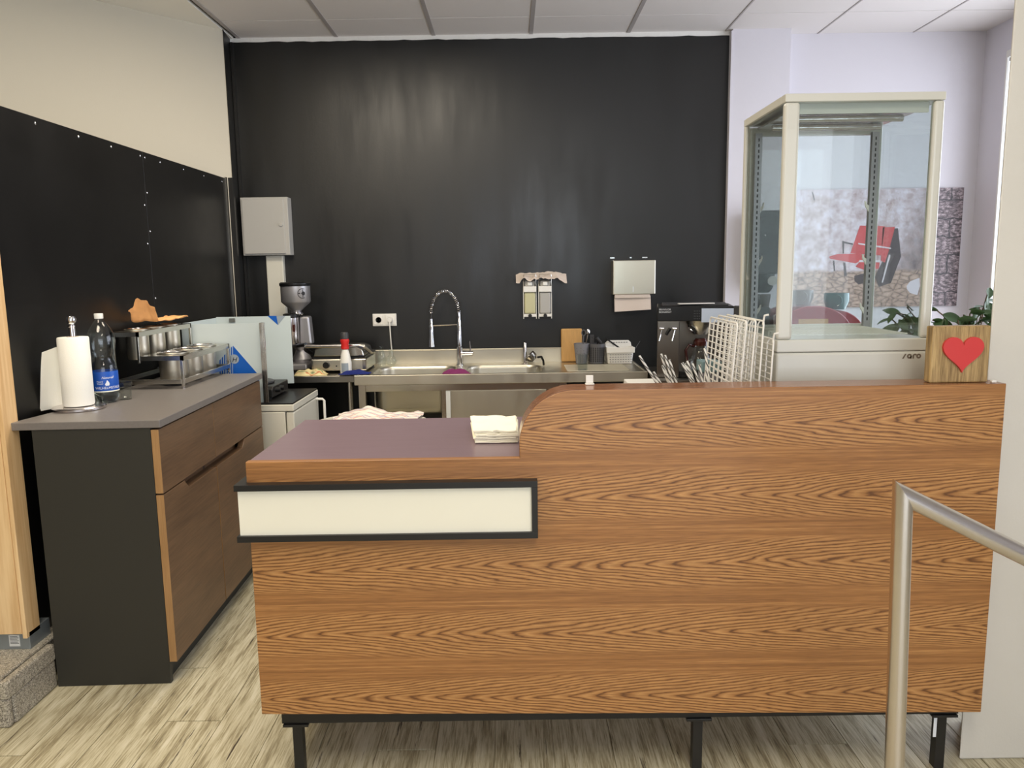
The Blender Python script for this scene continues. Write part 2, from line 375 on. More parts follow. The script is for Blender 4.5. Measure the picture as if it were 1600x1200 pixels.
def text_geo(body, size, ext=.0004, align='LEFT', shear=0):
    cu = bpy.data.curves.new('t', 'FONT'); cu.body = body; cu.size = size; cu.extrude = ext; cu.align_x = align; cu.shear = shear; cu.resolution_u = 3
    o = bpy.data.objects.new('t', cu); COL.objects.link(o); bpy.context.view_layer.update()
    me = bpy.data.meshes.new_from_object(o.evaluated_get(bpy.context.evaluated_depsgraph_get()))
    v = [tuple(p.co) for p in me.vertices]; f = [tuple(p.vertices) for p in me.polygons]
    bpy.data.objects.remove(o); bpy.data.curves.remove(cu); bpy.data.meshes.remove(me); return v, f
def text_on(body, size, origin, parent, mt, name='lettering', shear=0, face='front'):
    v, f = text_geo(body, size, shear=shear); ox, oy, oz = origin
    if face == 'front': vv = [(ox+p[0], oy-p[2], oz+p[1]) for p in v]
    m_ = MB().add(vv, f); return m_.build(name, mt, parent)
def copy_tree(o, parent=None):
    c_ = o.copy(); COL.objects.link(c_); c_.parent = parent; OFF[c_.name] = OFF[o.name].copy()
    for ch in list(o.children): copy_tree(ch, c_)
    return c_
def fbm(x, y, z=0): return noise.noise(Vector((x, y, z)))
# ================================================================ SETTING
ZC, YB = 2.90, 5.12
floor = struct(box('floor', 'plank', None, -6, 6, -3.0, 6.0, -.12, -.003))
pl = MB().box(-.0885, .0885, -.608, .608, 0, .003)
first = None
WP, LP = .18, 1.22
for c_ in range(-13, 12):
    for r_ in range(0, 4):
        x_ = c_*WP+.02; y_ = .9+r_*LP+((c_*5) % 7)/7*LP
        if y_ < 1.3 or y_ > 5.2: continue
        if first is None:
            first = pl.build('plank', 'plank', floor); first.location = Vector((x_, y_, -.003))-OFF[floor.name]
        else:
            o = first.copy(); COL.objects.link(o); o.parent = floor; o.location = Vector((x_, y_, -.003))-OFF[floor.name]
ceiling = struct(box('ceiling', 'void', None, -1.70, 5, -2.5, 6.0, ZC+.012, ZC+.10))
tile = None
GX = [-1.06+.605*k for k in range(-1, 9)]
rows = [(4.785, 5.26), (4.18, 4.785), (3.575, 4.18), (2.97, 3.575), (2.365, 2.97)]
for gx in GX:
    for (ya, yb) in rows:
        x0 = gx; x1 = gx+.605
        mb = MB().box(x0+.004, x1-.004, ya+.004, yb-.004, ZC, ZC+.014); mb.build('ceiling_tile', 'tile', ceiling, bevel=.002)
for k, gx in enumerate(GX):
    wd = .012 if k < 5 else .005
    box('tee_bar', 'tee', ceiling, gx-wd, gx+wd, 2.36, 5.2, ZC-.003, ZC+.006)
struct(box('ceiling_front', 'tile', None, -1.70, 5, -2.5, 2.36, ZC, ZC+.10))
struct(box('ceiling_soffit', 'plaster', None, -6, -1.70, -2.5, 5.3, ZC-.004, ZC+.10))
# back wall (black paint) with the rough white line under the ceiling
struct(box('wall_back', 'black_wall', None, -1.73, 1.395, YB, YB+.15, 0, ZC+.02))
mb = MB(); random.seed(3); n = 60; top = []; bot = []
for i in range(n+1):
    x_ = -1.73+3.12*i/n; top.append((x_, ZC)); bot.append((x_, ZC-.022-.006*random.random()))
mb.prism(top+bot[::-1], 1, YB-.004, YB+.01); struct(mb.build('trim_1', 'paint_white'))
struct(MB().prism([(-1.697, 4.932), (-1.722, 5.125), (-1.9, 5.12)], 2, 0, ZC).build('wall_return', 'black_wall'))
struct(box('trim_2', 'black_metal', None, -1.715, -1.70, 5.09, 5.12, 0, ZC-.03))
struct(box('trim_4', 'black_metal', None, -1.742, -1.690, 4.914, 4.936, 0, 2.034))
# beige wall running off diagonally behind the partition
a_ = Vector((-1.70, 4.935)); d_ = Vector((-.666, -.746)); n_ = Vector((-.746, .666))*.15
P_ = [a_, a_+d_*6, a_+d_*6+n_, a_+n_]
struct(MB().prism([tuple(p) for p in P_], 2, 0, ZC-.002).build('wall_left', 'beige'))
# white walls to the right of the black one
struct(box('wall_pier', 'white_wall', None, 1.395, 1.755, 5.08, 5.3, 0, ZC+.02))
struct(box('wall_white', 'white_wall', None, 1.755, 3.1, 5.20, 5.35, 0, ZC+.01))
struct(box('trim_3', 'white_wall', None, 1.385, 1.395, 5.075, 5.13, 0, ZC-.01))
# right wall with its window
XR = 3.03
struct(MB().box(XR, XR+.012, 4.975, 5.3, 0, ZC).box(XR, XR+.012, 2.2, 4.975, 2.72, ZC).box(XR, XR+.012, 2.2, 4.975, 0, .5).box(XR, XR+.15, 2.0, 2.4, .5, 2.72).build('wall_right', 'white_wall'))
wn1 = struct(MB().box(XR, XR+.012, 4.962, 4.975, .5, 2.72).box(XR, XR+.03, 2.4, 2.46, .5, 2.72).box(XR, XR+.03, 2.46, 4.962, .5, .55).box(XR, XR+.03, 2.46, 4.962, 2.68, 2.72).build('window_1', 'white_plastic'))
box('pane', 'glass_window', wn1, XR+.004, XR+.008, 2.46, 4.962, .55, 2.68)
# near wall on the right edge of the frame
struct(MB().prism([(1.303, 2.12), (5, 2.12), (5, 2.32), (1.425, 2.32)], 2, 0, ZC+.01).build('wall_pillar', 'pillar_paint', bevel=.006))
struct(MB().box(-6, -.8, -2.95, -2.8, 0, ZC+.1).box(3.2, 5, -2.95, -2.8, 0, ZC+.1).box(-.8, 3.2, -2.95, -2.8, 2.65, ZC+.1).box(-.8, 3.2, -2.95, -2.8, 0, .35).build('wall_front', 'white_wall'))
struct(box('wall_side_left', 'beige', None, -6.1, -6.0, -2.95, 1.2, 0, ZC+.1))
struct(box('wall_side_right', 'white_wall', None, 5, 5.1, -2.95, 2.3, 0, ZC+.1))
# granite step
gs = thing('granite_step', 'grey speckled granite step at the lower left corner', 'step', (-2.0, 3.5, 0))
def gslab(name, x0, x1, y0, y1, z0, z1): return box(name, 'granite', gs, x0, x1, y0, y1, z0, z1, bevel=.007)
gslab('tread_slab', -2.4, -1.678, 2.395, 3.3, .10, .16)
gslab('tread_slab', -1.80, -1.700, 3.303, 4.7, .10, .16)
gslab('nosing', -1.669, -1.640, 2.35, 2.622, .10, .16)
gslab('nosing', -2.4, -1.672, 2.35, 2.391, .10, .16)
gslab('riser_slab', -1.672, -1.644, 2.385, 2.622, .0, .0985)
gslab('riser_slab', -2.4, -1.648, 2.355, 2.382, .0, .0985)
box('core', 'void', gs, -1.80, -1.705, 2.39, 4.7, 0, .098)

# ================================================================ PARTITION
pt = thing('partition_screen', 'tall black sheet panel partition along the left side with shiny screws', 'partition', (-1.76, 3.8, .16))
def ppanel(y0, y1): return box('panel', 'black_panel', pt, -1.748, -1.73, y0, y1, .20, 2.03, bevel=.0015)
ppanel(2.60, 3.8115); ppanel(3.8145, 4.90)
scr = MB().lathe([(.0055, 0), (.0055, .0012), (.003, .0028), (0, .003)], seg=10).build('screw', 'screw', pt)
sm = scr.data; bpy.data.objects.remove(scr)
def screw(y_, z_):
    o = bpy.data.objects.new('screw', sm); COL.objects.link(o); o.parent = pt
    o.location = Vector((-1.73, y_, z_))-OFF[pt.name]; o.rotation_euler = (0, R(90), 0)
for y_ in (2.72, 2.97, 3.26, 3.52, 3.79): screw(y_, 2.006)
for y_ in (3.836, 4.0, 4.28, 4.56, 4.84): screw(y_, 2.004)
for z_ in (1.80, 1.62, 1.30, 1.02): screw(3.795, z_-.02); screw(3.831, z_+.04)
for z_ in (.225, .32, .52, .80, 1.10, 1.35): screw(2.68, z_)
MB().box(-1.765, -1.722, 4.90, 4.912, .16, 2.035).box(-1.730, -1.722, 4.892, 4.912, .16, 2.035).build('end_profile', 'steel_dark', pt)
box('track', 'black_metal', pt, -1.80, -1.731, 2.66, 4.9, .16, .20)
gp = box('floor_profile', 'galvanized', pt, -1.90, -1.70, 2.58, 2.70, .16, .222, bevel=.001)
st_ = box('sticker', 'sticker', gp, -1.772, -1.735, 2.5785, 2.58, .172, .214)
for i in range(6): box('printed_line', 'ink', st_.parent, -1.768, -1.742+.004*(i % 2), 2.5780, 2.5785, .207-.005*i, .2085-.005*i)
MB().box(-2.0, -1.716, 2.565, 2.64, .222, 2.03).build('post', 'pine', pt, bevel=.002)
MB().box(-1.7155, -1.70, 2.567, 2.645, .205, 2.03).build('trim_board', 'pine', pt, bevel=.002)
# ================================================================ CABINET (left)
cb = thing('base_cabinet', 'black sided base cabinet with walnut drawers under the grey worktop', 'cabinet', (-1.205, 2.62, 0), .03)
cx, cy = -1.205, 2.62
box('side_panel', 'black_laminate', cb, cx-.432, cx-.034, cy+.004, cy+.024, 0, .934, bevel=.001)
box('side_panel', 'black_laminate', cb, cx-.432, cx-.034, cy+1.19, cy+1.21, 0, .934, bevel=.001)
MB().box(cx-.43, cx-.055, cy+.024, cy+1.19, .08, .10).box(cx-.43, cx-.42, cy+.024, cy+1.19, .1, .93).box(cx-.42, cx-.036, cy+.024, cy+1.19, .90, .934).box(cx-.42, cx-.05, cy+.5, cy+.52, .1, .9).build('carcass', 'black_laminate', cb)
box('plinth', 'black_laminate', cb, cx-.07, cx-.052, cy+.024, cy+1.19, 0, .08)
YM = cy+.535
def front(name, ya, yb, za, zb, cut):
    # panel in the plane across x with a finger-grip notch cut in its edge towards YM
    if name == 'drawer':
        poly = [(ya, za), (yb, za), (yb, zb), (ya, zb)]
    else:
        if cut == 'r': poly = [(ya, za), (yb, za), (yb, zb-.034), (yb-.30, zb-.034), (yb-.33, zb-.008), (yb-.335, zb), (ya, zb)]
        else: poly = [(ya, za), (yb, za), (yb, zb), (ya+.375, zb), (ya+.37, zb-.008), (ya+.34, zb-.034), (ya, zb-.034)]
    o = MB().prism(poly, 0, cx-.032, cx-.006).build(name, 'cabinet_wood', cb, bevel=.0012)
    box('edge_band', 'cabinet_edge', o, cx-.0318, cx-.0062, ya-.0008, ya, za+.001, zb-.036 if (cut == 'l' and name == 'door') else zb-.001)
    return o
front('drawer', cy+.004, YM-.0015, .702, .928, 'r'); front('drawer', YM+.0015, cy+1.208, .702, .928, 'l')
d1 = front('door', cy+.004, YM-.004, .082, .697, 'r'); d2 = front('door', YM+.004, cy+1.208, .082, .697, 'l')
d1['label'] = 'walnut door left of the grip slot'; d2['label'] = 'walnut door right of the grip slot'
MB().box(cx-.056, cx-.050, YM-.34, YM+.38, .645, .70).box(cx-.050, cx-.033, YM-.34, YM+.38, .655, .660).build('grip_recess', 'cabinet_wood', cb)
WT = .961
wt = tag(MB().prism([(-.505, 0), (0, 0), (0, 1.235), (-.47, 1.235), (-.47, .2)], 2, 0, .027).build('worktop', 'worktop', bevel=.0025, center=(0, 0, 0)),
    'long grey stone-look worktop on the black and walnut cabinet', 'worktop')
wt.location = (-1.203, 2.62, WT-.0265); wt.rotation_euler = (0, 0, .03)
# ================================================================ COUNTER
ct = thing('service_counter', 'wooden service counter with raised right half, centre of the room', 'counter', (.3, 2.35, 0))
YF = 2.05
zl, zr = .219, .193
pts = [(-.72, zl), (1.3125, zr), (1.3125, 1.131), (.165, 1.131)]
for k in range(1, 13):
    a = R(90+90*k/13); pts.append((.165+.147*math.cos(a), .984+.147*math.sin(a)))
pts += [(.018, .984), (.018, .949), (-.72, .949)]
MB().prism(pts, 1, YF, YF+.024).build('front_panel', 'counter_wood', ct, bevel=.0015)
# raised ledge behind the panel, with its bent edge band
up = [(.018, .90), (1.3125, .90), (1.3125, 1.128), (.165, 1.128)]
for k in range(1, 13):
    a = R(90+90*k/13); up.append((.165+.144*math.cos(a), .984+.144*math.sin(a)))
up.append((.021, .984)); up[0] = (.021, .949); up[1] = (1.3125, .949)
MB().prism(up, 1, YF+.024, YF+.107).build('upstand', 'counter_wood_top', ct)
band_o = [(1.3125, 1.132)]+[(.165+.148*math.cos(R(90+90*k/14)), .984+.148*math.sin(R(90+90*k/14))) for k in range(15)]+[(.017, .949)]
band_i = [(1.3125, 1.1283)]+[(.165+.1443*math.cos(R(90+90*k/14)), .984+.1443*math.sin(R(90+90*k/14))) for k in range(15)]+[(.0207, .949)]
MB().prism(band_o+band_i[::-1], 1, YF+.002, YF+.109).build('edge_band', 'counter_wood_top', ct, smooth=True)
MB().box(-.718, 1.30, YF+.024, 2.66, .917, .947).build('countertop', 'purple_top', ct, bevel=.001)
box('back_edge', 'counter_wood', ct, -.718, 1.30, 2.66, 2.662, .917, .9465)
MB().box(-.718, -.70, YF+.024, 2.62, .215, .917).box(1.27, 1.288, YF+.024, 2.62, .215, .917).box(-.70, 1.27, YF+.024, 2.62, .215, .233).build('body', 'counter_wood', ct)
fr_ = MB().box(-.672, 1.262, YF+.022, YF+.062, .176, .2145).box(-.672, 1.262, 2.56, 2.60, .176, .2145).box(-.672, -.632, YF+.062, 2.56, .176, .2145).box(1.222, 1.262, YF+.062, 2.56, .176, .2145).build('base_frame', 'black_metal', ct, bevel=.001)
for x_ in (-.632, .52, 1.222):
    for y_ in (YF+.045, 2.57):
        lg = box('leg', 'black_metal', ct, x_-.014, x_+.014, y_-.014, y_+.014, 0, .168, bevel=.001)
        box('mounting_plate', 'black_metal', lg, x_-.036, x_+.036, y_-.03, y_+.03, .168, .1755, bevel=.001)
        if x_ > 1.2 and y_ < 2.2: box('sticker', 'label_white', lg, x_-.024, x_-.015, y_-.0152, y_-.0142, .10, .165)
# sign box on the counter front
sg = thing('sign_box', 'black framed blank white sign band on the counter front', 'sign', (-.34, 2.02, .73))
YS = 2.018
zt, zb = .8935, .735
MB().box(-.745, .064, YS, YS+.032, zt-.017, zt).box(-.745, -.7215, YS+.03, 2.30, zt-.017, zt).build('top_bar', 'black_metal', sg, bevel=.0008)
MB().box(-.745, .064, YS, YS+.032, zb, zb+.017).box(-.745, -.7215, YS+.03, 2.30, zb, zb+.017).build('bottom_bar', 'black_metal', sg, bevel=.0008)
box('end_bar', 'black_metal', sg, .048, .064, YS, YS+.032, zb+.017, zt-.017, bevel=.0008)
MB().box(-.7385, .048, YS+.010, YS+.014, zb+.017, zt-.017).box(-.7385, -.7345, YS+.014, 2.30, zb+.017, zt-.017).build('white_panel', 'sign_white', sg)
# ================================================================ HANDRAIL
hr = thing('handrail', 'brushed steel handrail post with sloping rail at the lower right', 'handrail', (.85, 1.6, 0))
r_t = .0205
T_ = Vector((.823, 1.6, .967)); bt = Vector((.85, 1.6, 0)); e_ = Vector((1.45, 1.6, .967-.627*.515))
dp = (bt-T_).normalized(); dr = (e_-T_).normalized(); nb = (dp-dr).normalized()   # mitre plane normal
def mitred(a, b, rad):
    d = (b-a).normalized(); yv = Vector((0, 1, 0)); xv = d.cross(yv).normalized(); v = []; f = []; sg_ = 28
    for k in range(sg_):
        t = 2*math.pi*k/sg_; o_ = (xv*math.cos(t)+yv*math.sin(t))*rad
        s_ = -(o_.dot(nb))/d.dot(nb); v.append(a+o_+d*s_)
    for k in range(sg_):
        t = 2*math.pi*k/sg_; v.append(b+(xv*math.cos(t)+yv*math.sin(t))*rad)
    f = [(k, (k+1) % sg_, sg_+(k+1) % sg_, sg_+k) for k in range(sg_)]+[tuple(range(sg_-1, -1, -1)), tuple(range(sg_, 2*sg_))]
    return MB().add(v, f)
mitred(T_, bt, r_t).build('post', 'rail_steel', hr, smooth=True)
mitred(T_, e_, r_t).build('rail', 'rail_steel', hr, smooth=True)
MB().cyl((1.45, 1.6, .64), (1.45, 1.6, 0), r_t, seg=24).build('post', 'rail_steel', hr, smooth=True)
MB().lathe([(.05, 0), (.05, .005), (.022, .008)], (bt.x, bt.y, 0)).build('floor_flange', 'rail_steel', hr, smooth=True)
# ================================================================ DISPLAY CASE
dc = thing('display_case', 'tall cream glass display case standing on the counter', 'display case', (.99, 2.44, .947))
X0, X1, Y0, Y1, Z0, ZG, Z1 = .768, 1.213, 2.25, 2.64, .947, 1.238, 1.921
MB().box(X0, X1, Y0, Y1, Z0, ZG-.0368).build('base', 'cream_paint', dc, bevel=.008, seg=3)
MB().box(X0, X1, Y0, Y1, ZG-.036, ZG).build('base_rim', 'cream_paint', dc, bevel=.003)
MB().box(X0, X1, Y0, Y0+.034, Z1-.022, Z1).box(X0, X1, Y1-.022, Y1, Z1-.022, Z1).box(X0, X0+.03, Y0+.034, Y1-.022, Z1-.022, Z1).box(X1-.03, X1, Y0+.034, Y1-.022, Z1-.022, Z1).box(X0+.03, X1-.03, Y0+.034, Y1-.022, Z1-.006, Z1-.002).build('top_frame', 'cream_paint', dc, bevel=.004, seg=3)
for (xa, xb, ya, yb, bv) in ((X0, X0+.043, Y0, Y0+.026, .009), (X1-.030, X1, Y0, Y0+.026, .009), (X0, X0+.014, Y1-.02, Y1, .004), (X1-.014, X1, Y1-.02, Y1, .004)):
    box('corner_post', 'cream_paint', dc, xa, xb, ya, yb, ZG, Z1-.022, bevel=bv, seg=3)
box('front_pane', 'glass_case', dc, X0+.043, X1-.030, Y0+.010, Y0+.014, ZG, Z1-.022)
box('left_pane', 'glass_side', dc, X0+.008, X0+.012, Y0+.026, Y1-.02, ZG, Z1-.022)
box('right_pane', 'glass_case', dc, X1-.012, X1-.008, Y0+.026, Y1-.02, ZG, Z1-.022)
rd = MB().box(X0+.03, X1-.03, Y1-.03, Y1-.012, ZG, ZG+.018).box(X0+.03, X1-.03, Y1-.03, Y1-.012, Z1-.055, Z1-.03).box(X0+.014, X0+.03, Y1-.03, Y1-.012, ZG, Z1-.03).box(X1-.03, X1-.014, Y1-.03, Y1-.012, ZG, Z1-.03).build('rear_door', 'cream_paint', dc)
box('rear_pane', 'glass_case', rd, X0+.03, X1-.03, Y1-.023, Y1-.019, ZG+.018, Z1-.055)
for xs_ in (X0+.024, X1-.046):
    sd = box('shelf_standard', 'alu', dc, xs_, xs_+.022, Y1-.052, Y1-.036, ZG+.002, Z1-.05)
    sx = -1 if xs_ > 1 else 1; xe = xs_ if sx < 0 else xs_+.022
    for zz in (1.31, 1.47, 1.64):
        pb = [(xe, zz-.02), (xe+sx*.012, zz), (xe+sx*.013, zz+.014), (xe+sx*.010, zz+.014), (xe+sx*.007, zz+.004), (xe, zz)]
        MB().prism(pb, 1, Y1-.05, Y1-.044).build('shelf_bracket', 'white_plastic', sd)
    ms = MB()
    for k in range(34): ms.box(xs_+.009, xs_+.013, Y1-.0525, Y1-.0519, ZG+.03+k*.0175, ZG+.04+k*.0175)
    o = ms.build('slots', 'ink', sd); o['kind'] = 'stuff'
MB().prism([(X0+.034, Z1-.03), (X1-.034, Z1-.03), (X1-.034, Z1-.037), (X0+.034, Z1-.037)], 1, Y0+.03, Y1-.035).build('light_tray', 'mirror_tray', dc)
for k in (0, 1): MB().cyl((X0+.05, Y0+.12+.14*k, Z1-.048), (X1-.06, Y0+.12+.14*k, Z1-.048), .010, seg=14).build('light_tube', 'mirror_tray', dc, smooth=True)
box('tray_lip', 'cream_paint', dc, X0+.032, X1-.032, Y0+.028, Y0+.034, Z1-.05, Z1-.022)
mg = MB()
for k in range(26): mg.cyl((X0+.05+k*.0135, Y0+.04, ZG+.012), (X0+.05+k*.0135, Y1-.06, ZG+.012), .0013, seg=6)
for k in range(3): mg.cyl((X0+.04, Y0+.06+.13*k, ZG+.009), (X1-.04, Y0+.06+.13*k, ZG+.009), .0022, seg=6)
o = mg.build('wire_floor', 'white_plastic', dc, smooth=True)
p_ = atY(1409, 560.5, Y0); lo = thing
# the logo lettering on the base: slanted stroke, a, r, o
def ring2(cx_, cz_, ro, ri, y, a0=0, a1=360, sg_=28):
    P2 = [(cx_+ro*math.cos(R(a0+(a1-a0)*k/sg_)), cz_+ro*math.sin(R(a0+(a1-a0)*k/sg_))) for k in range(sg_+1)]
    Q2 = [(cx_+ri*math.cos(R(a0+(a1-a0)*k/sg_)), cz_+ri*math.sin(R(a0+(a1-a0)*k/sg_))) for k in range(sg_+1)]
    v = [(a[0], y, a[1]) for a in P2]+[(a[0], y, a[1]) for a in Q2]; n_ = sg_+1
    return v, [(k, k+1, n_+k+1, n_+k) for k in range(sg_)]
yl = Y0-.0006; q0 = atY(1409.5, 560.6, yl); u_ = 1.0/545.0; h_ = 7.8*u_
ml = MB()
zx, zz0 = q0.x, q0.z
ml.prism([(zx, zz0), (zx+2.6*u_, zz0), (zx+6.6*u_, zz0+h_), (zx+4.2*u_, zz0+h_)], 1, yl, Y0+.001)
ml.add(*ring2(zx+11.3*u_, zz0+h_/2, h_/2, 1.3*u_, yl)); ml.prism([(zx+12.6*u_, zz0), (zx+15.1*u_, zz0), (zx+15.1*u_, zz0+h_*.6), (zx+12.6*u_, zz0+h_*.4)], 1, yl, Y0+.001)
ml.prism([(zx+16.3*u_, zz0), (zx+18.7*u_, zz0), (zx+18.7*u_, zz0+h_*.6), (zx+16.3*u_, zz0+h_*.6)], 1, yl, Y0+.001)
ml.add(*ring2(zx+20.0*u_, zz0+h_*.52, h_*.48, h_*.48-2.4*u_, yl, 30, 180))
ml.add(*ring2(zx+26.0*u_, zz0+h_/2, h_/2, 1.3*u_, yl))
ml.build('lettering', 'logo_brown', dc)
# heart block
hb = thing('heart_block', 'square wooden block with a raised red heart on the ledge', 'decoration', (1.198, 2.105, 1.1325))
MB().box(1.123, 1.279, 2.078, 2.112, 1.1325, 1.285).build('block', 'block_wood', hb, bevel=.004)
hp = []
for k in range(40):
    t = 2*math.pi*k/40; hx = 16*math.sin(t)**3; hz = 13*math.cos(t)-5*math.cos(2*t)-2*math.cos(3*t)-math.cos(4*t)
    hp.append((1.2045+hx*.0034, 1.2165+hz*.0033))
MB().prism(hp, 1, 2.070, 2.080).build('heart', 'red_paint', hb, bevel=.0025, seg=3)
tag(box('rubber_pad', 'white_plastic', None, 1.284, 1.297, 2.066, 2.078, 1.1325, 1.139, bevel=.002), 'tiny white pad on the ledge right of the heart block', 'pad')
cl = thing('ledge_clip', 'small white plastic clip standing on the ledge edge', 'clip', (.215, 2.14, 1.1325))
MB().box(.203, .228, 2.135, 2.155, 1.1325, 1.136).box(.205, .226, 2.147, 2.152, 1.136, 1.158).build('clip_body', 'white_plastic', cl, bevel=.0015)
# napkins on the low countertop
ns = thing('napkin_stack', 'pile of white folded paper napkins on the low countertop', 'napkins', (-.04, 2.35, .947))
random.seed(5)
for k in range(9):
    z_ = .949+k*.0042; dx, dy = random.uniform(-.004, .004), random.uniform(-.004, .004)
    def nf(a, b, k=k, z_=z_, dx=dx, dy=dy):
        x_ = -.118+.132*a+dx+(.006*(1-b) if a < .5 else 0)-.014*b*(1-a); y_ = 2.24+.235*b+dy
        amp = .0006+.0005*k*(1 if k < 8 else 1.6)
        return (x_, y_, z_+.0045+amp*(fbm(a*3+k, b*3)+.4*fbm(a*8, b*8+k)))
    MB().grid(14, 14, nf, .0036).build('napkin', 'napkin', ns, smooth=True, angle=60)
# ================================================================ straws and wire shelves behind the ledge
for ci, (cxx, cyy, g, lab) in enumerate(((.515, 2.36, [((999, 556), .0), ((1021, 581), .01), ((1033, 553), -.01), ((1039, 555), 0), ((1046, 562), .015), ((1035, 571), -.005), ((1041, 582), .01)], 'left'),
                                  ((.600, 2.36, [((1066, 567), 0), ((1070, 568), .012), ((1074, 564), -.012), ((1082, 568), 0), ((1093, 570), -.01), ((1101, 544), .01), ((1104, 578), -.014), ((1109, 579), -.004)], 'right')))):
    tag(MB().shell([(.001, .003), (.033, .003), (.038, .118), (.0395, .118), (.0345, 0), (.001, 0)], (cxx, cyy, .947), 24).build('straw_cup', 'glass_clear', smooth=True), 'cup behind the ledge holding the %s bunch of striped straws' % lab, 'cup')
    for j, (pp_, dx) in enumerate(g):
        t_ = atY(pp_[0], pp_[1], cyy+(j % 3-1)*.012); b_ = Vector((cxx+dx+(.018 if t_.x < cxx else -.012), cyy+(j % 3-1)*.008, .957)); d = t_-b_
        o = MB().lathe([(.0036, 0), (.0036, d.length), (.0027, d.length), (.0027, d.length-.01)], (0, 0, 0), 12).build('paper_straw', 'straw', smooth=True, center=(0, 0, 0))
        o.location = b_; o.rotation_euler = d.to_track_quat('Z', 'Y').to_euler()
        tag(o, {(0, 0): 'longest striped paper straw, leaning far out of the left bunch', (0, 1): 'short striped straw end under the longest one in the left bunch', (1, 5): 'tallest striped straw standing almost upright in the right bunch', (1, 7): 'lowest right striped straw leaning towards the wire shelves'}.get((ci, j), 'grey and white spiral striped paper straw in the %s bunch' % lab), 'straw', 'paper straws in the %s bunch' % lab)
def wire_shelf(x0, lean, ya, h, label, hook):
    t = thing('wire_shelf', label, 'wire shelf', (x0, 2.35, .947), 0, 'white wire shelves standing on edge')
    def Q(y, z): return (x0+lean*z, y, .947+z)
    yb = ya+.30; z0, z1 = .006, h; rr_ = .01
    loop = []
    for (cy_, cz_, a0) in ((yb-rr_, z1-rr_, 0), (ya+rr_, z1-rr_, 90), (ya+rr_, z0+rr_, 180), (yb-rr_, z0+rr_, 270)):
        for k in range(4):
            a = R(a0+30*k); loop.append(Q(cy_+rr_*math.cos(a), cz_+rr_*math.sin(a)))
    MB().tube(loop, .0026, 8, True).build('rim_wire', 'white_plastic', t, smooth=True)
    m1 = MB(); n1_ = 18
    for k in range(1, n1_): z_ = z0+(z1-z0)*k/n1_; m1.cyl(Q(ya, z_), Q(yb, z_), .0017, seg=6)
    m1.build('cross_wires', 'white_plastic', t, smooth=True)
    m2 = MB()
    for k in range(1, 6): y_ = ya+(yb-ya)*k/6; m2.tube([Q(y_, z0), Q(y_, z1-.012), (Q(y_, z1)[0]+.006, y_, .947+z1)], .0022, 6)
    m2.build('upright_wires', 'white_plastic', t, smooth=True)
    if hook: MB().tube([Q(ya+.006, z1-.01), Q(ya+.002, z1+.006), Q(ya-.002, z1+.016), (Q(ya, z1)[0]+.012, ya-.002, .947+z1+.018)], .003, 8).build('hook', 'white_plastic', t, smooth=True)
WL = ['leftmost white wire shelf of the stack beside the display case', 'second white wire shelf from the left beside the display case', 'third white wire shelf from the left, middle of the stack', 'fourth white wire shelf from the left beside the display case', 'white wire shelf nearest the display case, rightmost and lowest']
for k, (x0, ln, ya, h) in enumerate(((.612, .075, 2.20, .345), (.640, .07, 2.205, .350), (.668, .06, 2.20, .352), (.694, .05, 2.20, .35), (.722, .04, 2.18, .30))):
    wire_shelf(x0, ln, ya, h, WL[k], k in (3, 4))
# flat white lid behind the ledge
tag(MB().box(.37, .475, 2.46, 2.56, .947, 1.088).build('white_box', 'white_plastic', bevel=.003), 'white box edge showing behind the ledge left of the straws', 'box')
tb = thing('teal_container', 'small teal and white container behind the straws', 'container', (.66, 2.56, .947))
MB().box(.625, .68, 2.53, 2.60, .947, 1.11).build('tub', 'grey_plastic', tb, bevel=.004)
MB().box(.620, .685, 2.525, 2.605, 1.11, 1.145).build('lid', 'teal_dull', tb, bevel=.003)
# ================================================================ ITEMS ON THE LEFT WORKTOP
kr = thing('kitchen_roll_holder', 'steel kitchen roll stand with round base and ball knob', 'holder', (-1.612, 2.87, WT))
c0 = (-1.612, 2.87, WT)
MB().lathe([(.088, 0), (.091, .003), (.091, .010), (.086, .014), (0, .014)], c0, 40).build('base_disc', 'chrome_satin', kr, smooth=True)
MB().lathe([(.0115, .014), (.0115, .305), (.013, .307), (.013, .312)], c0, 20).build('rod', 'chrome_satin', kr, smooth=True)
MB().lathe([(.004, .311), (.011, .316), (.0165, .325), (.0175, .334), (.013, .345), (0, .350)], c0, 20).build('knob', 'chrome', kr, smooth=True)
pr = thing('kitchen_roll', 'white kitchen paper roll with a loose sheet', 'paper roll', (c0[0], c0[1], WT+.0145))
m_ = MB(); sg_ = 56; prof = [(.020, .002), (.051, .002), (.053, .006), (.053, .249), (.051, .254), (.020, .255)]
v = []; f = []
for (r_, z_) in prof:
    for k in range(sg_):
        a = 2*math.pi*k/sg_; rr_ = r_+(.0007*fbm(k*.5, z_*40) if r_ > .05 else 0); v.append((c0[0]+rr_*math.cos(a), c0[1]+rr_*math.sin(a), WT+.0145+z_))
for i in range(len(prof)):
    for k in range(sg_): f.append((i*sg_+k, i*sg_+(k+1) % sg_, ((i+1) % len(prof))*sg_+(k+1) % sg_, ((i+1) % len(prof))*sg_+k))
m_.add(v, f).build('roll', 'paper', pr, smooth=True)
MB().shell([(.0185, .0), (.0200, .0), (.0200, .257), (.0185, .257), (.0185, 0)], (c0[0], c0[1], WT+.0145), 24).build('core_tube', 'towel_paper', pr, smooth=True)
def sheet(a, b):
    z_ = WT+.006+.250*b*(1-.13*a); x_ = c0[0]-.02-.072*a**.8; y_ = c0[1]+.053-.085*a*a-.02*a+.006*math.sin(b*3+a*2)
    return (x_-.028*a*(1-b)+.008*a*b, y_, z_-.004*a)
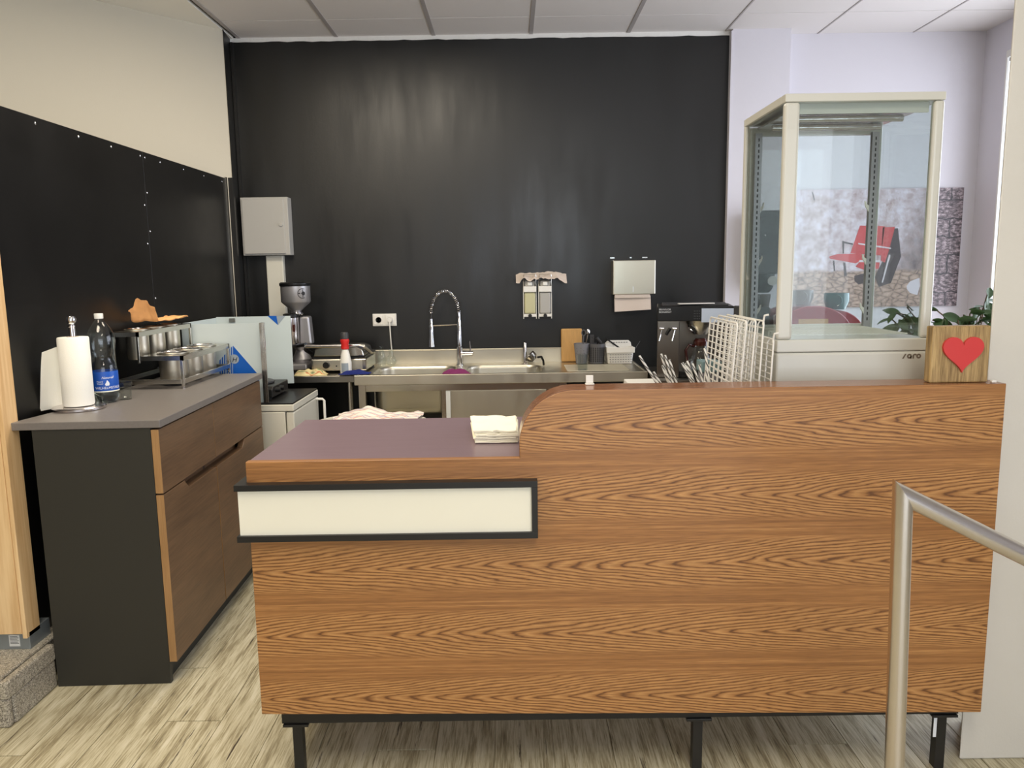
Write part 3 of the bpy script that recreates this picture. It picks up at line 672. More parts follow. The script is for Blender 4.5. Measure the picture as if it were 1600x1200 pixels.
v = []; f = []; nn = 12
for t in (0, .0012):
    for j in range(nn+1):
        for i in range(nn+1):
            p = sheet(i/nn, j/nn); v.append((p[0], p[1]+t, p[2]))
W_ = nn+1; T2 = W_*W_
for j in range(nn):
    for i in range(nn): a = j*W_+i; f += [(a, a+1, a+1+W_, a+W_), (T2+a, T2+a+W_, T2+a+W_+1, T2+a+1)]
MB().add(v, f).build('loose_sheet', 'paper', pr, smooth=True)
# bottle
bb = atZ(165, 630, WT); bx, by = bb.x, 3.02
bx = atY(165, 615, by).x
bo = thing('water_bottle', 'clear plastic water bottle with blue label and white cap', 'bottle', (bx, by, WT))
bp_ = [(.012, .006), (.030, .0), (.040, .004), (.047, .022), (.049, .045), (.0492, .132), (.047, .150), (.039, .168), (.0385, .180), (.046, .200), (.0495, .222), (.0500, .240), (.047, .262), (.038, .288), (.024, .308), (.0145, .320), (.0135, .328), (.0135, .342)]
v = []; f = []; sg_ = 40
for i, (r_, z_) in enumerate(bp_):
    for k in range(sg_):
        a = 2*math.pi*k/sg_; rr_ = r_
        if z_ < .03 and r_ > .02: rr_ *= 1+.05*math.cos(5*a); z2 = z_+.004*(1-math.cos(5*a)) if z_ < .01 else z_
        else: z2 = z_
        if .19 < z_ < .27: rr_ *= 1+.018*math.sin(10*a+z_*90)
        v.append((bx+rr_*math.cos(a), by+rr_*math.sin(a), WT+z2+.001))
for i in range(len(bp_)-1):
    for k in range(sg_): f.append((i*sg_+k, i*sg_+(k+1) % sg_, (i+1)*sg_+(k+1) % sg_, (i+1)*sg_+k))
MB().add(v, f).build('bottle_body', 'pet', bo, smooth=True, angle=80)
MB().lathe([(.0, .004), (.036, .006), (.045, .024), (.0472, .044), (0, .045)], (bx, by, WT+.001), 30).build('water', 'water', bo, smooth=True)
lb = MB().shell([(.0500, .050), (.0503, .051), (.0503, .124), (.0500, .125)], (bx, by, WT), 48).build('label', 'label_blue', bo, smooth=True)
MB().shell([(.0505, .0465), (.0505, .0505)], (bx, by, WT), 40).build('label_edge', 'napkin', lb, smooth=True)
MB().lathe([(.0155, .327), (.0160, .329), (.0160, .345), (.0150, .347), (0, .347)], (bx, by, WT), 24).build('cap', 'white_plastic', bo, smooth=True)
def wrap_text(body, size, ang0, z_, rad, shear=0):
    v, f = text_geo(body, size, .0002, shear=shear); vv = []
    for p in v:
        a = R(ang0)+p[0]/rad; rr_ = rad+p[2]; vv.append((bx+rr_*math.cos(a), by+rr_*math.sin(a), WT+z_+p[1]))
    return vv, f
m_ = MB()
for (t_, s_, a_, z_, sh) in (('WILHELMSTALER', .0135, 258, .058, 0), ('Naturell', .013, 286, .098, .4), ('Mineral', .0075, 266, .085, 0), ('Wasser', .0075, 266, .077, 0)):
    m_.add(*wrap_text(t_, s_, a_, z_, .0507, sh))
v, f = [], []
dr_ = [(0, .022), (.006, .014), (.0085, .006), (.006, 0), (-.006, 0), (-.0085, .006), (-.004, .012)]
vv = []
for (x_, z_) in dr_:
    a = R(308)+x_/.0507; vv.append((bx+.0508*math.cos(a), by+.0508*math.sin(a), WT+.071+z_))
m_.add(vv, [tuple(range(len(vv)))]); m_.build('lettering', 'label_white', lb)
# shot glass
sgp = atZ(197, 624, WT)
tag(MB().shell([(.0, .004), (.012, .005), (.017, .009), (.021, .012), (.0265, .070), (.028, .070), (.024, .022), (.0225, .0), (.0, .0)], (sgp.x, sgp.y, WT+.0005), 10).build('shot_glass', 'glass_clear', smooth=False),
    'small clear faceted shot glass beside the water bottle', 'glass')
# two-tier rack
rk = thing('condiment_rack', 'two tier stainless rack holding round metal containers', 'rack', (-1.56, 3.62, WT))
ya, yb = 3.35, 3.905; xa, xm, xb = -1.722, -1.602, -1.418
def bars(*bs):
    m_ = MB()
    for b_ in bs: m_.box(*b_)
    return m_
for (x_, zt_) in ((xb, 1.105), (xa+.012, 1.21)):
    for y_ in (ya, yb):
        lg = box('leg', 'steel', rk, x_-.012, x_, y_, y_+.012, WT+.012, zt_, bevel=.0008)
        MB().lathe([(.007, 0), (.007, .004), (.003, .006), (.003, .012)], (x_-.006, y_+.006, WT), 12).build('foot', 'chrome_satin', lg, smooth=True)
bars((xa, xb-.012, ya, ya+.012, WT+.022, WT+.042), (xa, xb-.012, yb, yb+.012, WT+.022, WT+.042), (xb-.012, xb, ya+.012, yb, WT+.022, WT+.042), (xa, xa+.012, ya+.012, yb, WT+.022, WT+.042)).build('base_frame', 'steel', rk, bevel=.0008)
bars((xm-.01, xm, ya, ya+.012, 1.075, 1.21), (xm-.01, xm, yb, yb+.012, 1.075, 1.21)).build('step_post', 'steel', rk, bevel=.0008)
for (x0, x1, zt_, rp) in ((xm, xb, 1.105, .066), (xa, xm, 1.21, .050)):
    nP = 3; pitch = (yb-ya-.06)/nP
    # tier plate made of a ring of strips around round holes
    tp = MB()
    for k in range(nP):
        cx_ = (x0+x1)/2; cy_ = ya+.04+pitch*(k+.5); hx, hy = (x1-x0)/2, pitch/2; sg_ = 32
        A = []; Bq = []
        for j in range(sg_):
            t = 2*math.pi*(j+.5)/sg_; dx, dy = math.cos(t), math.sin(t); s_ = min(hx/abs(dx), hy/abs(dy))
            A.append((cx_+rp*.93*dx, cy_+rp*.93*dy, zt_)); Bq.append((cx_+s_*dx, cy_+s_*dy, zt_))
        tp.add(A+Bq, [(j, (j+1) % sg_, sg_+(j+1) % sg_, sg_+j) for j in range(sg_)])
    tp.box(x0, x1, ya, ya+.04, zt_-.001, zt_).box(x0, x1, yb-.02, yb+.012, zt_-.001, zt_).box(x0, x1, ya, ya+.002, zt_-.02, zt_).box(x1-.002, x1, ya, yb+.012, zt_-.022, zt_).box(x0, x0+.002, ya, yb+.012, zt_-.02, zt_)
    tp.build('tier_plate', 'steel', rk)
    for k in range(nP):
        cx_ = (x0+x1)/2; cy_ = ya+.04+pitch*(k+.5)
        t = thing('round_container', '', 'container', (cx_, cy_, zt_-.13), 0, 'round metal containers in the two tier rack')
        t['label'] = '%s round steel container in the %s tier of the rack' % (('nearest', 'middle', 'farthest')[k], 'lower' if x1 == xb else 'upper')
        q = rp*.92
        MB().shell([(0, .004), (q*.90, .004), (q*.97, .012), (q*.97, .132), (q+.006, .134), (q+.007, .131), (q, .129), (q, .01), (q*.93, 0), (0, 0)], (cx_, cy_, zt_-.128), 36).build('pot', 'steel_brushed', t, smooth=True)
        MB().lathe([(q*.98, .134), (q*.86, .136), (q*.80, .130), (q*.45, .128), (q*.2, .133), (0, .134)], (cx_, cy_, zt_-.128), 36).build('lid', 'chrome_satin', t, smooth=True)
# crumpled orange cloth on the upper tier
def ocl(a, b):
    x_ = -1.71+.12*b; y_ = 3.44+.42*a
    z_ = 1.245+.012*fbm(a*5, b*5)+.004
    if a < .22: z_ += (.22-a)*.42*(.5+.5*math.sin(math.pi*b*.9))*(1+.25*fbm(a*5, b*4))
    return (x_+.012*fbm(a*6, b*4, 3), y_+(.30*(.22-a) if a < .22 else 0), z_)
tag(MB().grid(26, 16, ocl, .003).build('crumpled_cloth', 'orange_cloth', smooth=True, angle=70), 'crumpled orange and cream cloth on top of the steel rack', 'cloth')
# ================================================================ FRIDGE and splash guard
fg = thing('undercounter_fridge', 'white undercounter fridge with dark top past the cabinet', 'fridge', (-1.385, 4.15, 0))
FX0, FX1, FY0, FY1, FZ = -1.66, -1.108, 3.90, 4.41, .80
MB().box(FX0, FX1-.045, FY0, FY1, .02, FZ-.045).build('body', 'fridge_white', fg, bevel=.004)
MB().box(FX0, FX1, FY0, FY1, FZ-.042, FZ-.008).build('top_rim', 'fridge_white', fg, bevel=.004, seg=3)
box('top_glass', 'black_plastic', fg, FX0+.004, FX1-.004, FY0+.004, FY1-.004, FZ-.008, FZ, bevel=.001)
dr0 = MB().box(FX1-.040, FX1, FY0+.003, FY1-.003, .06, FZ-.048).build('door', 'fridge_white', fg, bevel=.006, seg=3)
MB().tube([(FX1-.004, FY1-.05, .745), (FX1+.035, FY1-.05, .745), (FX1+.045, FY1-.05, .735), (FX1+.045, FY1-.05, .58), (FX1+.035, FY1-.05, .57), (FX1-.004, FY1-.05, .57)], .007, 10).build('handle', 'white_plastic', dr0, smooth=True)
for y_ in (FY0+.05, FY1-.05):
    for x_ in (FX0+.05, FX1-.09): MB().cyl((x_, y_, 0), (x_, y_, .02), .018).build('foot', 'black_plastic', fg)
gd = thing('splash_guard', 'pale film-covered splash guard with blue triangles on the fridge', 'splash guard', (-1.45, 4.15, FZ))
YA = 3.935; za_ = FZ+.001
sa = MB().box(-1.655, -1.262, YA, YA+.004, za_, 1.204).build('front_sheet', 'film', gd)
MB().box(-1.262, -1.246, YA-.018, YA+.018, za_, 1.206).box(-1.246, -1.238, YA-.018, YA-.008, za_, 1.206).build('edge_upright', 'steel', gd, bevel=.001)
sb = MB().box(-1.655, -1.238, 4.395, 4.399, za_+.03, 1.213).build('rear_sheet', 'film', gd, bevel=.001)
MB().box(-1.659, -1.655, YA, 4.399, za_, 1.208).build('side_sheet', 'film', gd)
box('bracket', 'steel_dark', gd, -1.58, -1.548, 4.386, 4.395, 1.182, 1.205)
def pxpoly(o, pts_, Y, mt, name='print'):
    q = [atY(a, b, Y) for a, b in pts_]; MB().prism([(p.x, p.z) for p in q], 1, Y-.0006, Y).build(name, mt, o)
pxpoly(sa, [(364, 540), (405, 587), (405, 600), (364, 600)], YA, 'blue_print')
for k in range(6): x_ = 343+k*3.6; pxpoly(sa, [(x_, 563-k*4.0), (x_+1.9, 561-k*4.0), (x_+2.2, 585), (x_+.2, 585)], YA, 'blue_print')
cpt = atY(366, 561, YA-.0006); v, f = ring2(cpt.x, cpt.z, .024, .0001, YA-.0012)
MB().add(v, f).build('print', 'print_grey', sa)
hh = atY(362.5, 565, YA); text_on('H', .033, (hh.x, YA-.0016, hh.z-.001), sa, 'ink', shear=.3)
pxpoly(sb, [(418, 493.5), (446, 493.5), (434.5, 508)], 4.395, 'blue_print')
pxpoly(sb, [(432, 493.5), (446, 493.5), (434.5, 508)], 4.3944, 'print_grey')
hp_ = thing('hot_plate', 'low black electric hot plate inside the splash guard', 'hot plate', (-1.30, 4.18, FZ))
MB().prism([(4.03, FZ+.008), (4.03, FZ+.05), (4.05, FZ+.066), (4.32, FZ+.066), (4.32, FZ+.008)], 0, -1.52, -1.25).build('housing', 'black_metal', hp_, bevel=.004)
MB().lathe([(.095, 0), (.10, .004), (.10, .012), (.09, .016), (0, .016)], (-1.385, 4.18, FZ+.066), 36).build('plate', 'dark_grey', hp_, smooth=True)
for y_ in (4.09, 4.16): MB().cyl((-1.25, y_, FZ+.042), (-1.225, y_, FZ+.042), .014, .012).build('knob', 'black_plastic', hp_)
for (x_, y_) in ((-1.50, 4.05), (-1.27, 4.05), (-1.50, 4.30), (-1.27, 4.30)): MB().cyl((x_, y_, FZ), (x_, y_, FZ+.01), .01).build('foot', 'black_plastic', hp_)
# ================================================================ STAINLESS BENCH + SINK
bn = thing('steel_bench', 'narrow stainless bench left of the sink', 'bench', (-1.25, 4.83, 0))
SZ = .85
MB().box(-1.655, -.925, 4.55, 5.11, SZ-.04, SZ).build('bench_top', 'steel_dark', bn, bevel=.003)
for x_ in (-1.62, -.965):
    for y_ in (4.60, 5.05): MB().cyl((x_, y_, 0), (x_, y_, SZ-.04), .0175, seg=20).build('leg', 'steel', bn, smooth=True)
sk = thing('sink_unit', 'stainless double sink with drainboard and backsplash at the black wall', 'sink', (-.06, 4.8, 0))
SX0, SX1, SY0, SY1 = -.918, .79, 4.50, 5.105
dk = MB()
def cell(x0, x1, y0, y1, bx0, bx1, by0, by1, rc, m_):
    cx_, cy_ = (bx0+bx1)/2, (by0+by1)/2; n_ = 10; lp = []
    for (qx, qy, a0) in ((bx1-rc, by1-rc, 0), (bx0+rc, by1-rc, 90), (bx0+rc, by0+rc, 180), (bx1-rc, by0+rc, 270)):
        for k in range(n_): a = R(a0+90*k/(n_-1)); lp.append((qx+rc*math.cos(a), qy+rc*math.sin(a)))
    out = []
    for (px, py) in lp:
        dx, dy = px-cx_, py-cy_; s_ = 1e9
        if dx: s_ = min(s_, ((x1 if dx > 0 else x0)-cx_)/dx)
        if dy: s_ = min(s_, ((y1 if dy > 0 else y0)-cy_)/dy)
        out.append((cx_+dx*s_, cy_+dy*s_))
    n_ = len(lp); m_.add([(a, b, SZ) for a, b in out]+[(a, b, SZ) for a, b in lp], [(k, (k+1) % n_, n_+(k+1) % n_, n_+k) for k in range(n_)])
    for (cxx, cyy) in ((x0, y0), (x1, y0), (x0, y1), (x1, y1)):
        # corner fill between the rays that hit different sides
        for k in range(n_):
            a, b = out[k], out[(k+1) % n_]
            if (abs(a[0]-cxx) < 1e-6 and abs(b[1]-cyy) < 1e-6) or (abs(a[1]-cyy) < 1e-6 and abs(b[0]-cxx) < 1e-6):
                m_.add([(a[0], a[1], SZ), (b[0], b[1], SZ), (cxx, cyy, SZ)], [(0, 1, 2)])
    bs = MB(); rings = [(0, 0), (.006, -.005), (.008, -.02), (.012, -.20), (.03, -.235), (.06, -.245)]; v = []; f = []
    for (ins, dz) in rings:
        for (px, py) in lp:
            dx, dy = px-cx_, py-cy_; L_ = math.hypot(dx, dy); v.append((px-dx/L_*ins, py-dy/L_*ins, SZ+dz))
    for i in range(len(rings)-1):
        for k in range(n_): f.append((i*n_+k, i*n_+(k+1) % n_, (i+1)*n_+(k+1) % n_, (i+1)*n_+k))
    f.append(tuple((len(rings)-1)*n_+k for k in range(n_)))
    return bs.add(v, f)
XM = -.315
b1 = cell(SX0+.012, XM, SY0+.012, SY1-.01, -.835, -.345, 4.575, 4.955, .09, dk)
b2 = cell(XM, .27, SY0+.012, SY1-.01, -.285, .185, 4.575, 4.955, .09, dk)
dk.box(.27, SX1-.012, SY0+.012, SY1-.01, SZ-.004, SZ)
for k in range(11): dk.box(.33, .70, 4.60+k*.03, 4.608+k*.03, SZ, SZ+.0025)
dk.build('deck', 'steel_brushed', sk)
for b_ in (b1, b2): b_.build('basin', 'steel_brushed', sk, smooth=True, angle=60)
bars((SX0, SX1, SY0, SY0+.012, SZ-.052, SZ+.006), (SX0, SX0+.012, SY0+.012, SY1, SZ-.052, SZ+.006), (SX1-.012, SX1, SY0+.012, SY1, SZ-.052, SZ+.006)).build('apron', 'steel_brushed', sk, bevel=.003)
bars((SX0, SX1, SY1-.008, SY1, SZ-.03, .945), (SX0, SX1, SY1-.022, SY1, .938, .945)).build('backsplash', 'steel_brushed', sk, bevel=.002)
bars((SX0+.02, .285, SY0+.03, SY0+.06, .755, SZ-.055), (SX0+.02, .285, 5.03, 5.06, .755, SZ-.055)).build('rail', 'steel', sk, bevel=.001)
for (x_, y_) in ((SX0+.04, SY0+.04), (.30, SY0+.04), (SX1-.05, 5.03), (SX0+.04, 5.05), (.30, 5.05)):
    box('leg', 'steel', sk, x_-.02, x_+.02, y_-.02, y_+.02, .0, SZ-.052, bevel=.001)
box('mid_post', 'steel', sk, -.415, -.388, SY0+.03, SY0+.055, .0, .755)
box('door_edge', 'sticker', sk, -.388, -.362, SY0+.02, SY0+.03, .30, .755)
box('front_panel', 'steel_brushed', sk, -.36, .20, SY0+.02, SY0+.03, .20, .755, bevel=.001)
box('lower_shelf', 'steel_dark', sk, SX0+.03, .28, SY0+.06, 5.04, .15, .18)
# faucet
fc = thing('spring_faucet', 'tall chrome spring neck faucet between the two basins', 'faucet', (-.335, 5.0, SZ))
fy = 4.99; fx = -.332
MB().lathe([(.024, 0), (.024, .006), (.019, .010), (.019, .115), (.0135, .12), (.0135, .285), (.011, .29), (.011, .34)], (fx, fy, SZ), 24).build('column', 'chrome', fc, smooth=True)
ap = []
for k in range(61):
    t = k/60
    if t < .12: p = (fx, fy, SZ+.34*1.0+.0)
    a = math.pi*t; xx = fx-.0885+.0885*math.cos(a); zz = SZ+.335+.14*math.sin(a)
    ap.append((xx, fy, zz))
ap = ap+[(fx-.177, fy, SZ+.30), (fx-.178, fy, SZ+.24)]
MB().tube([Vector(p) for p in ap], .0055, 8).build('hose', 'dark_grey', fc, smooth=True)
hx_ = []
TT = 60*6
pts_ = [Vector(p) for p in ap[:61]]
for i in range(TT*2+1):
    u = i/(TT*2)*60; k = min(int(u), 59); p = pts_[k].lerp(pts_[k+1], u-k); t = (pts_[k+1]-pts_[k]).normalized(); nrm = Vector((t.z, 0, -t.x)); a = 2*math.pi*34*i/(TT*2)
    hx_.append(p+nrm*(.0115*math.cos(a))+Vector((0, 1, 0))*(.0115*math.sin(a)))
MB().tube(hx_, .0026, 5).build('spring', 'chrome', fc, smooth=True)
MB().cyl((fx, fy, SZ+.262), (fx-.165, fy, SZ+.256), .0042, seg=10).build('support_arm', 'chrome', fc, smooth=True)
MB().lathe([(.021, .122), (.020, .130), (.013, .20), (.013, .255), (.010, .262), (.010, .30)], (fx-.178, fy, SZ), 24).build('spray_head', 'chrome', fc, smooth=True)
lv = MB().cyl((fx, fy, SZ+.075), (fx+.085, fy-.01, SZ+.075), .0165, .0155, 20).build('mixer_body', 'chrome', fc, smooth=True)
MB().cyl((fx+.07, fy-.01, SZ+.085), (fx+.065, fy-.01, SZ+.155), .0048, .0035, 10).build('lever', 'chrome', lv, smooth=True)
# second upright spout
tag(MB().lathe([(.022, 0), (.022, .005), (.011, .008), (.011, .135), (.009, .138), (0, .138)], (.086, 5.0, SZ), 20).build('standpipe', 'chrome_satin', smooth=True), 'short satin steel standpipe behind the right basin', 'pipe')
# portafilter
pf = thing('dark_ladle', 'small dark steel scoop resting at the right basin edge', 'scoop', (.16, 4.97, SZ))
Mr = Matrix.Rotation(R(-48), 3, 'Y')
MB().lathe([(.0, 0), (.02, .002), (.034, .018), (.038, .045), (.036, .047), (.032, .02), (0, .006)], (.148, 4.985, SZ+.028), 24, Mr).build('bowl', 'steel_dark', pf, smooth=True)
MB().tube([(.168, 4.975, SZ+.045), (.19, 4.95, SZ+.05), (.20, 4.90, SZ+.03), (.20, 4.86, SZ+.012)], .007, 10).build('grip', 'black_plastic', pf, smooth=True)
# cloths on the sink
def lump(cx_, cy_, w_, d_, h_, z0, seed):
    def fn(a, b):
        e = max(0, 1-((2*a-1)**2+(2*b-1)**2)); r_ = 1+.25*fbm(a*3+seed, b*3)
        return (cx_+(a-.5)*w_*r_, cy_+(b-.5)*d_*r_, z0+.003+h_*(e**.6)*(.6+.9*fbm(a*4+seed, b*4, seed)+.35))
    return MB().grid(22, 16, fn, .003)
tag(lump(-.325, 4.545, .15, .08, .020, SZ+.007, 2.3).build('purple_cloth', 'purple_cloth', smooth=True, angle=70), 'crumpled purple cloth at the sink edge below the faucet', 'cloth')
tag(lump(-.92, 4.57, .17, .09, .016, SZ+.009, 5.1).build('blue_cloth', 'blue_cloth', smooth=True, angle=70), 'flat dark blue cloth beside the spray bottle', 'cloth')
tag(lump(-1.19, 4.605, .19, .10, .030, SZ+.001, 8.7).build('checked_cloth', 'towel_check', smooth=True, angle=70), 'yellow and brown checked cloth in front of the grinder', 'cloth')
# ================================================================ GRINDER
gr = thing('coffee_grinder', 'silver coffee grinder with a wide round hopper', 'coffee grinder', (-1.32, 4.85, SZ))
gx_, gy_ = -1.323, 4.84
MB().box(gx_-.06, gx_+.075, gy_-.10, gy_+.11, SZ+.012, SZ+.05).build('base', 'alu', gr, bevel=.012, seg=3)
for (dx, dy) in ((-.04, -.07), (.055, -.07), (-.04, .08), (.055, .08)): MB().cyl((gx_+dx, gy_+dy, SZ), (gx_+dx, gy_+dy, SZ+.014), .012).build('foot', 'black_plastic', gr)
MB().lathe([(.052, .05), (.058, .07), (.044, .10), (.036, .125), (.050, .150), (.050, .155)], (gx_+.012, gy_+.03, SZ), 28).build('body', 'alu', gr, smooth=True)
MB().prism([(gx_+.005, SZ+.16), (gx_+.082, SZ+.16), (gx_+.072, SZ+.335), (gx_+.010, SZ+.335)], 1, gy_+.005, gy_+.085).build('motor_housing', 'alu', gr, bevel=.012, seg=3)
cvx = gx_-.028
MB().lathe([(.042, .165), (.044, .170), (.044, .330), (.040, .335), (0, .335)], (cvx, gy_-.03, SZ), 28).build('dosing_chamber', 'chrome_satin', gr, smooth=True)
MB().lathe([(.047, .335), (.047, .352), (.036, .358)], (cvx, gy_-.03, SZ), 28).build('chamber_lid', 'black_plastic', gr, smooth=True)
for a0 in (-58, -128):
    a = R(a0); MB().box(cvx+.044*math.cos(a)-.009, cvx+.044*math.cos(a)+.009, gy_-.03+.044*math.sin(a)-.003, gy_-.03+.044*math.sin(a)+.004, SZ+.245, SZ+.29).build('sight_window', 'jug_brown', gr, bevel=.004)
MB().lathe([(.050, .150), (.052, .155), (.052, .165), (.04, .168)], (cvx, gy_-.03, SZ), 24).build('chamber_foot', 'black_plastic', gr, smooth=True)
MB().lathe([(.032, .345), (.036, .352), (.033, .362), (.024, .366)], (gx_+.004, gy_, SZ), 24).build('collar', 'chrome', gr, smooth=True)
MB().lathe([(.026, .362), (.030, .372), (.084, .420), (.089, .428), (.089, .525)], (gx_, gy_, SZ), 40).build('hopper', 'alu', gr, smooth=True)
MB().lathe([(.092, .522), (.094, .527), (.094, .540), (.086, .546), (0, .548)], (gx_, gy_, SZ), 40).build('hopper_lid', 'black_plastic', gr, smooth=True)
v, f = ring2(0, 0, .031, .027, 0, 60, 300, 24); v2, f2 = ring2(0, 0, .012, .0001, 0, 0, 360, 12)
mk = MB()
def hopper_wrap(v, a0):
    o_ = []
    for p in v:
        a = R(a0)+p[0]/.0895; o_.append((gx_+.0897*math.cos(a), gy_+.0897*math.sin(a), SZ+.478+p[2]))
    return o_
mk.add(hopper_wrap(v, 312), f); mk.add(hopper_wrap([(p[0]+.006, 0, p[2]) for p in v2], 312), f2)
mk.add(hopper_wrap([(-.026, 0, -.002), (.0, 0, -.003), (.0, 0, .004), (-.026, 0, .003)], 312), [(0, 1, 2, 3)]); mk.add(hopper_wrap([(0, 0, -.024), (.004, 0, -.024), (.004, 0, .024), (0, 0, .024)], 312), [(0, 1, 2, 3)])
mk.build('emblem', 'ink', gr)
MB().tube([(gx_+.02, gy_-.06, SZ+.16), (gx_+.05, gy_-.09, SZ+.165), (gx_+.078, gy_-.12, SZ+.172)], .012, 10).build('dosing_lever', 'black_plastic', gr, smooth=True)
# contact grill
cg = thing('contact_grill', 'stainless contact grill with a long bar handle', 'contact grill', (-1.05, 4.85, SZ))
MB().box(-1.21, -.875, 4.68, 5.0, SZ+.014, SZ+.085).build('base', 'steel', cg, bevel=.006)
MB().box(-1.195, -.90, 4.676, 4.682, SZ+.022, SZ+.078).build('control_panel', 'steel_brushed', cg, bevel=.001)
MB().box(-1.20, -.885, 4.69, 4.99, SZ+.086, SZ+.098).build('griddle_plate', 'black_metal', cg)
MB().prism([(-1.195, SZ+.10), (-.89, SZ+.10), (-.90, SZ+.14), (-.94, SZ+.155), (-1.145, SZ+.155), (-1.185, SZ+.14)], 1, 4.69, 4.98).build('lid', 'steel', cg, bevel=.005, seg=3)
hn = MB().cyl((-1.23, 4.66, SZ+.165), (-.905, 4.66, SZ+.167), .011, seg=16).build('handle_bar', 'chrome_satin', cg, smooth=True)
MB().tube([(-.91, 4.66, SZ+.167), (-.885, 4.665, SZ+.163), (-.87, 4.70, SZ+.14), (-.86, 4.76, SZ+.115), (-.86, 4.86, SZ+.11)], .013, 10).build('handle_arm', 'steel', hn, smooth=True)
MB().tube([(-1.225, 4.66, SZ+.165), (-1.24, 4.70, SZ+.14), (-1.235, 4.80, SZ+.11)], .013, 10).build('handle_arm', 'black_plastic', hn, smooth=True)
MB().cyl((-1.115, 4.677, SZ+.05), (-1.115, 4.655, SZ+.05), .021, .019, 20).build('knob', 'black_plastic', cg, smooth=True)
for x_ in (-1.055, -1.025): MB().cyl((x_, 4.677, SZ+.043), (x_, 4.671, SZ+.043), .0045).build('indicator', 'black_plastic', cg)
for (x_, y_) in ((-1.19, 4.70), (-.895, 4.70), (-1.19, 4.98), (-.895, 4.98)): MB().cyl((x_, y_, SZ), (x_, y_, SZ+.015), .012).build('foot', 'black_plastic', cg)
# spray bottle
sp_ = thing('spray_bottle', 'white bottle with red collar and grey cap', 'bottle', (-.985, 4.60, SZ))
sx_, sy_ = atY(541, 584, 4.60).x, 4.60
MB().lathe([(.0, 0), (.030, 0), (.034, .005), (.034, .075), (.030, .095), (.026, .12), (.018, .15), (.015, .158)], (sx_, sy_, SZ), 28).build('bottle_body', 'white_plastic', sp_, smooth=True)
MB().lathe([(.018, .150), (.024, .156), (.022, .185), (.027, .200), (.024, .212), (.015, .214)], (sx_, sy_, SZ), 24).build('collar', 'red_plastic', sp_, smooth=True)
MB().lathe([(.019, .212), (.024, .214), (.023, .245), (.019, .252), (0, .253)], (sx_, sy_, SZ), 24).build('cap', 'dark_grey', sp_, smooth=True)
v = []; f = []
for i in range(9):
    a = R(235+i*9); v += [(sx_+.0346*math.cos(a), sy_+.0346*math.sin(a), SZ+.018), (sx_+.0346*math.cos(a), sy_+.0346*math.sin(a), SZ+.072)]
f = [(2*i, 2*i+2, 2*i+3, 2*i+1) for i in range(8)]
MB().add(v, f).build('label', 'print_grey', sp_, smooth=True)
# two clear carafes at the sink corner
for (px, lab, s_) in ((597, 'clear glass carafe in the sink corner, left one of two', 1.1), (612, 'clear round bulb glass carafe, right one of two at the sink corner', 1.0)):
    p = atY(px, 575, 5.03); z_ = SZ+.001
    prof = [(0, 0), (.020*s_, 0), (.031*s_, .012), (.034*s_, .03), (.028*s_, .052), (.015*s_, .066), (.013*s_, .085*s_), (.019*s_, .105*s_*s_)]
    if s_ > 1: prof = [(0, 0), (.022, 0), (.028, .01), (.026, .06), (.016, .085), (.013, .11), (.017, .125)]
    tag(MB().shell(prof, (p.x, 5.03, z_), 24).build('glass_carafe', 'glass_clear', smooth=True), lab, 'carafe', 'glass carafes at the sink corner')
# ================================================================ THINGS ON THE BLACK WALL
eb = thing('electrical_box', 'light grey metal electrical cabinet high on the black wall', 'electrical box', (-1.53, 5.05, 1.56))
MB().box(-1.692, -1.395, 5.03, 5.118, 1.565, 1.925).build('housing', 'box_grey', eb, bevel=.003)
eb_d = MB().box(-1.680, -1.420, 5.020, 5.030, 1.575, 1.915).build('door', 'box_grey', eb, bevel=.002)
MB().cyl((-1.440, 5.020, 1.755), (-1.440, 5.012, 1.755), .013, .011, 16).build('lock', 'box_grey', eb_d, smooth=True)
tag(MB().box(-1.565, -1.457, 5.075, 5.118, .88, 1.563).box(-1.562, -1.46, 5.072, 5.076, .88, 1.563).build('cable_trunking', 'fridge_white', bevel=.002), 'white vertical cable trunking below the electrical cabinet', 'cable duct')
so = thing('wall_socket', 'white double wall socket left of the faucet', 'socket', (-.826, 5.11, 1.10))
MB().box(-.903, -.748, 5.108, 5.119, 1.100, 1.180).build('frame', 'white_plastic', so, bevel=.003)
for x_ in (-.864, -.788):
    ins = MB().box(x_-.031, x_+.031, 5.104, 5.108, 1.108, 1.172).build('insert', 'white_plastic', so, bevel=.002)
    M90 = Matrix.Rotation(R(90), 3, 'X')
    MB().lathe([(.021, 0), (.022, .002), (.019, .002), (.019, -.004 if x_ < -.8 else .001), (0, -.004 if x_ < -.8 else .001)], (x_, 5.104, 1.14), 24, M90).build('socket_well', 'white_plastic', ins, smooth=True)
    if x_ < -.8:
        for dx in (-.009, .009): MB().cyl((x_+dx, 5.1025, 1.14), (x_+dx, 5.099, 1.14), .003).build('pin_hole', 'ink', ins)
pc = thing('plug_cable', 'white plug and cable hanging from the wall socket', 'cable', (-.788, 5.08, 1.14))
MB().cyl((-.788, 5.103, 1.14), (-.788, 5.075, 1.14), .018, .015, 20).build('plug', 'white_plastic', pc, smooth=True)
MB().tube([(-.788, 5.08, 1.135), (-.787, 5.072, 1.11), (-.786, 5.075, 1.05), (-.784, 5.08, .98), (-.783, 5.095, .945), (-.783, 5.10, .90)], .004, 8).build('cable', 'white_plastic', pc, smooth=True)
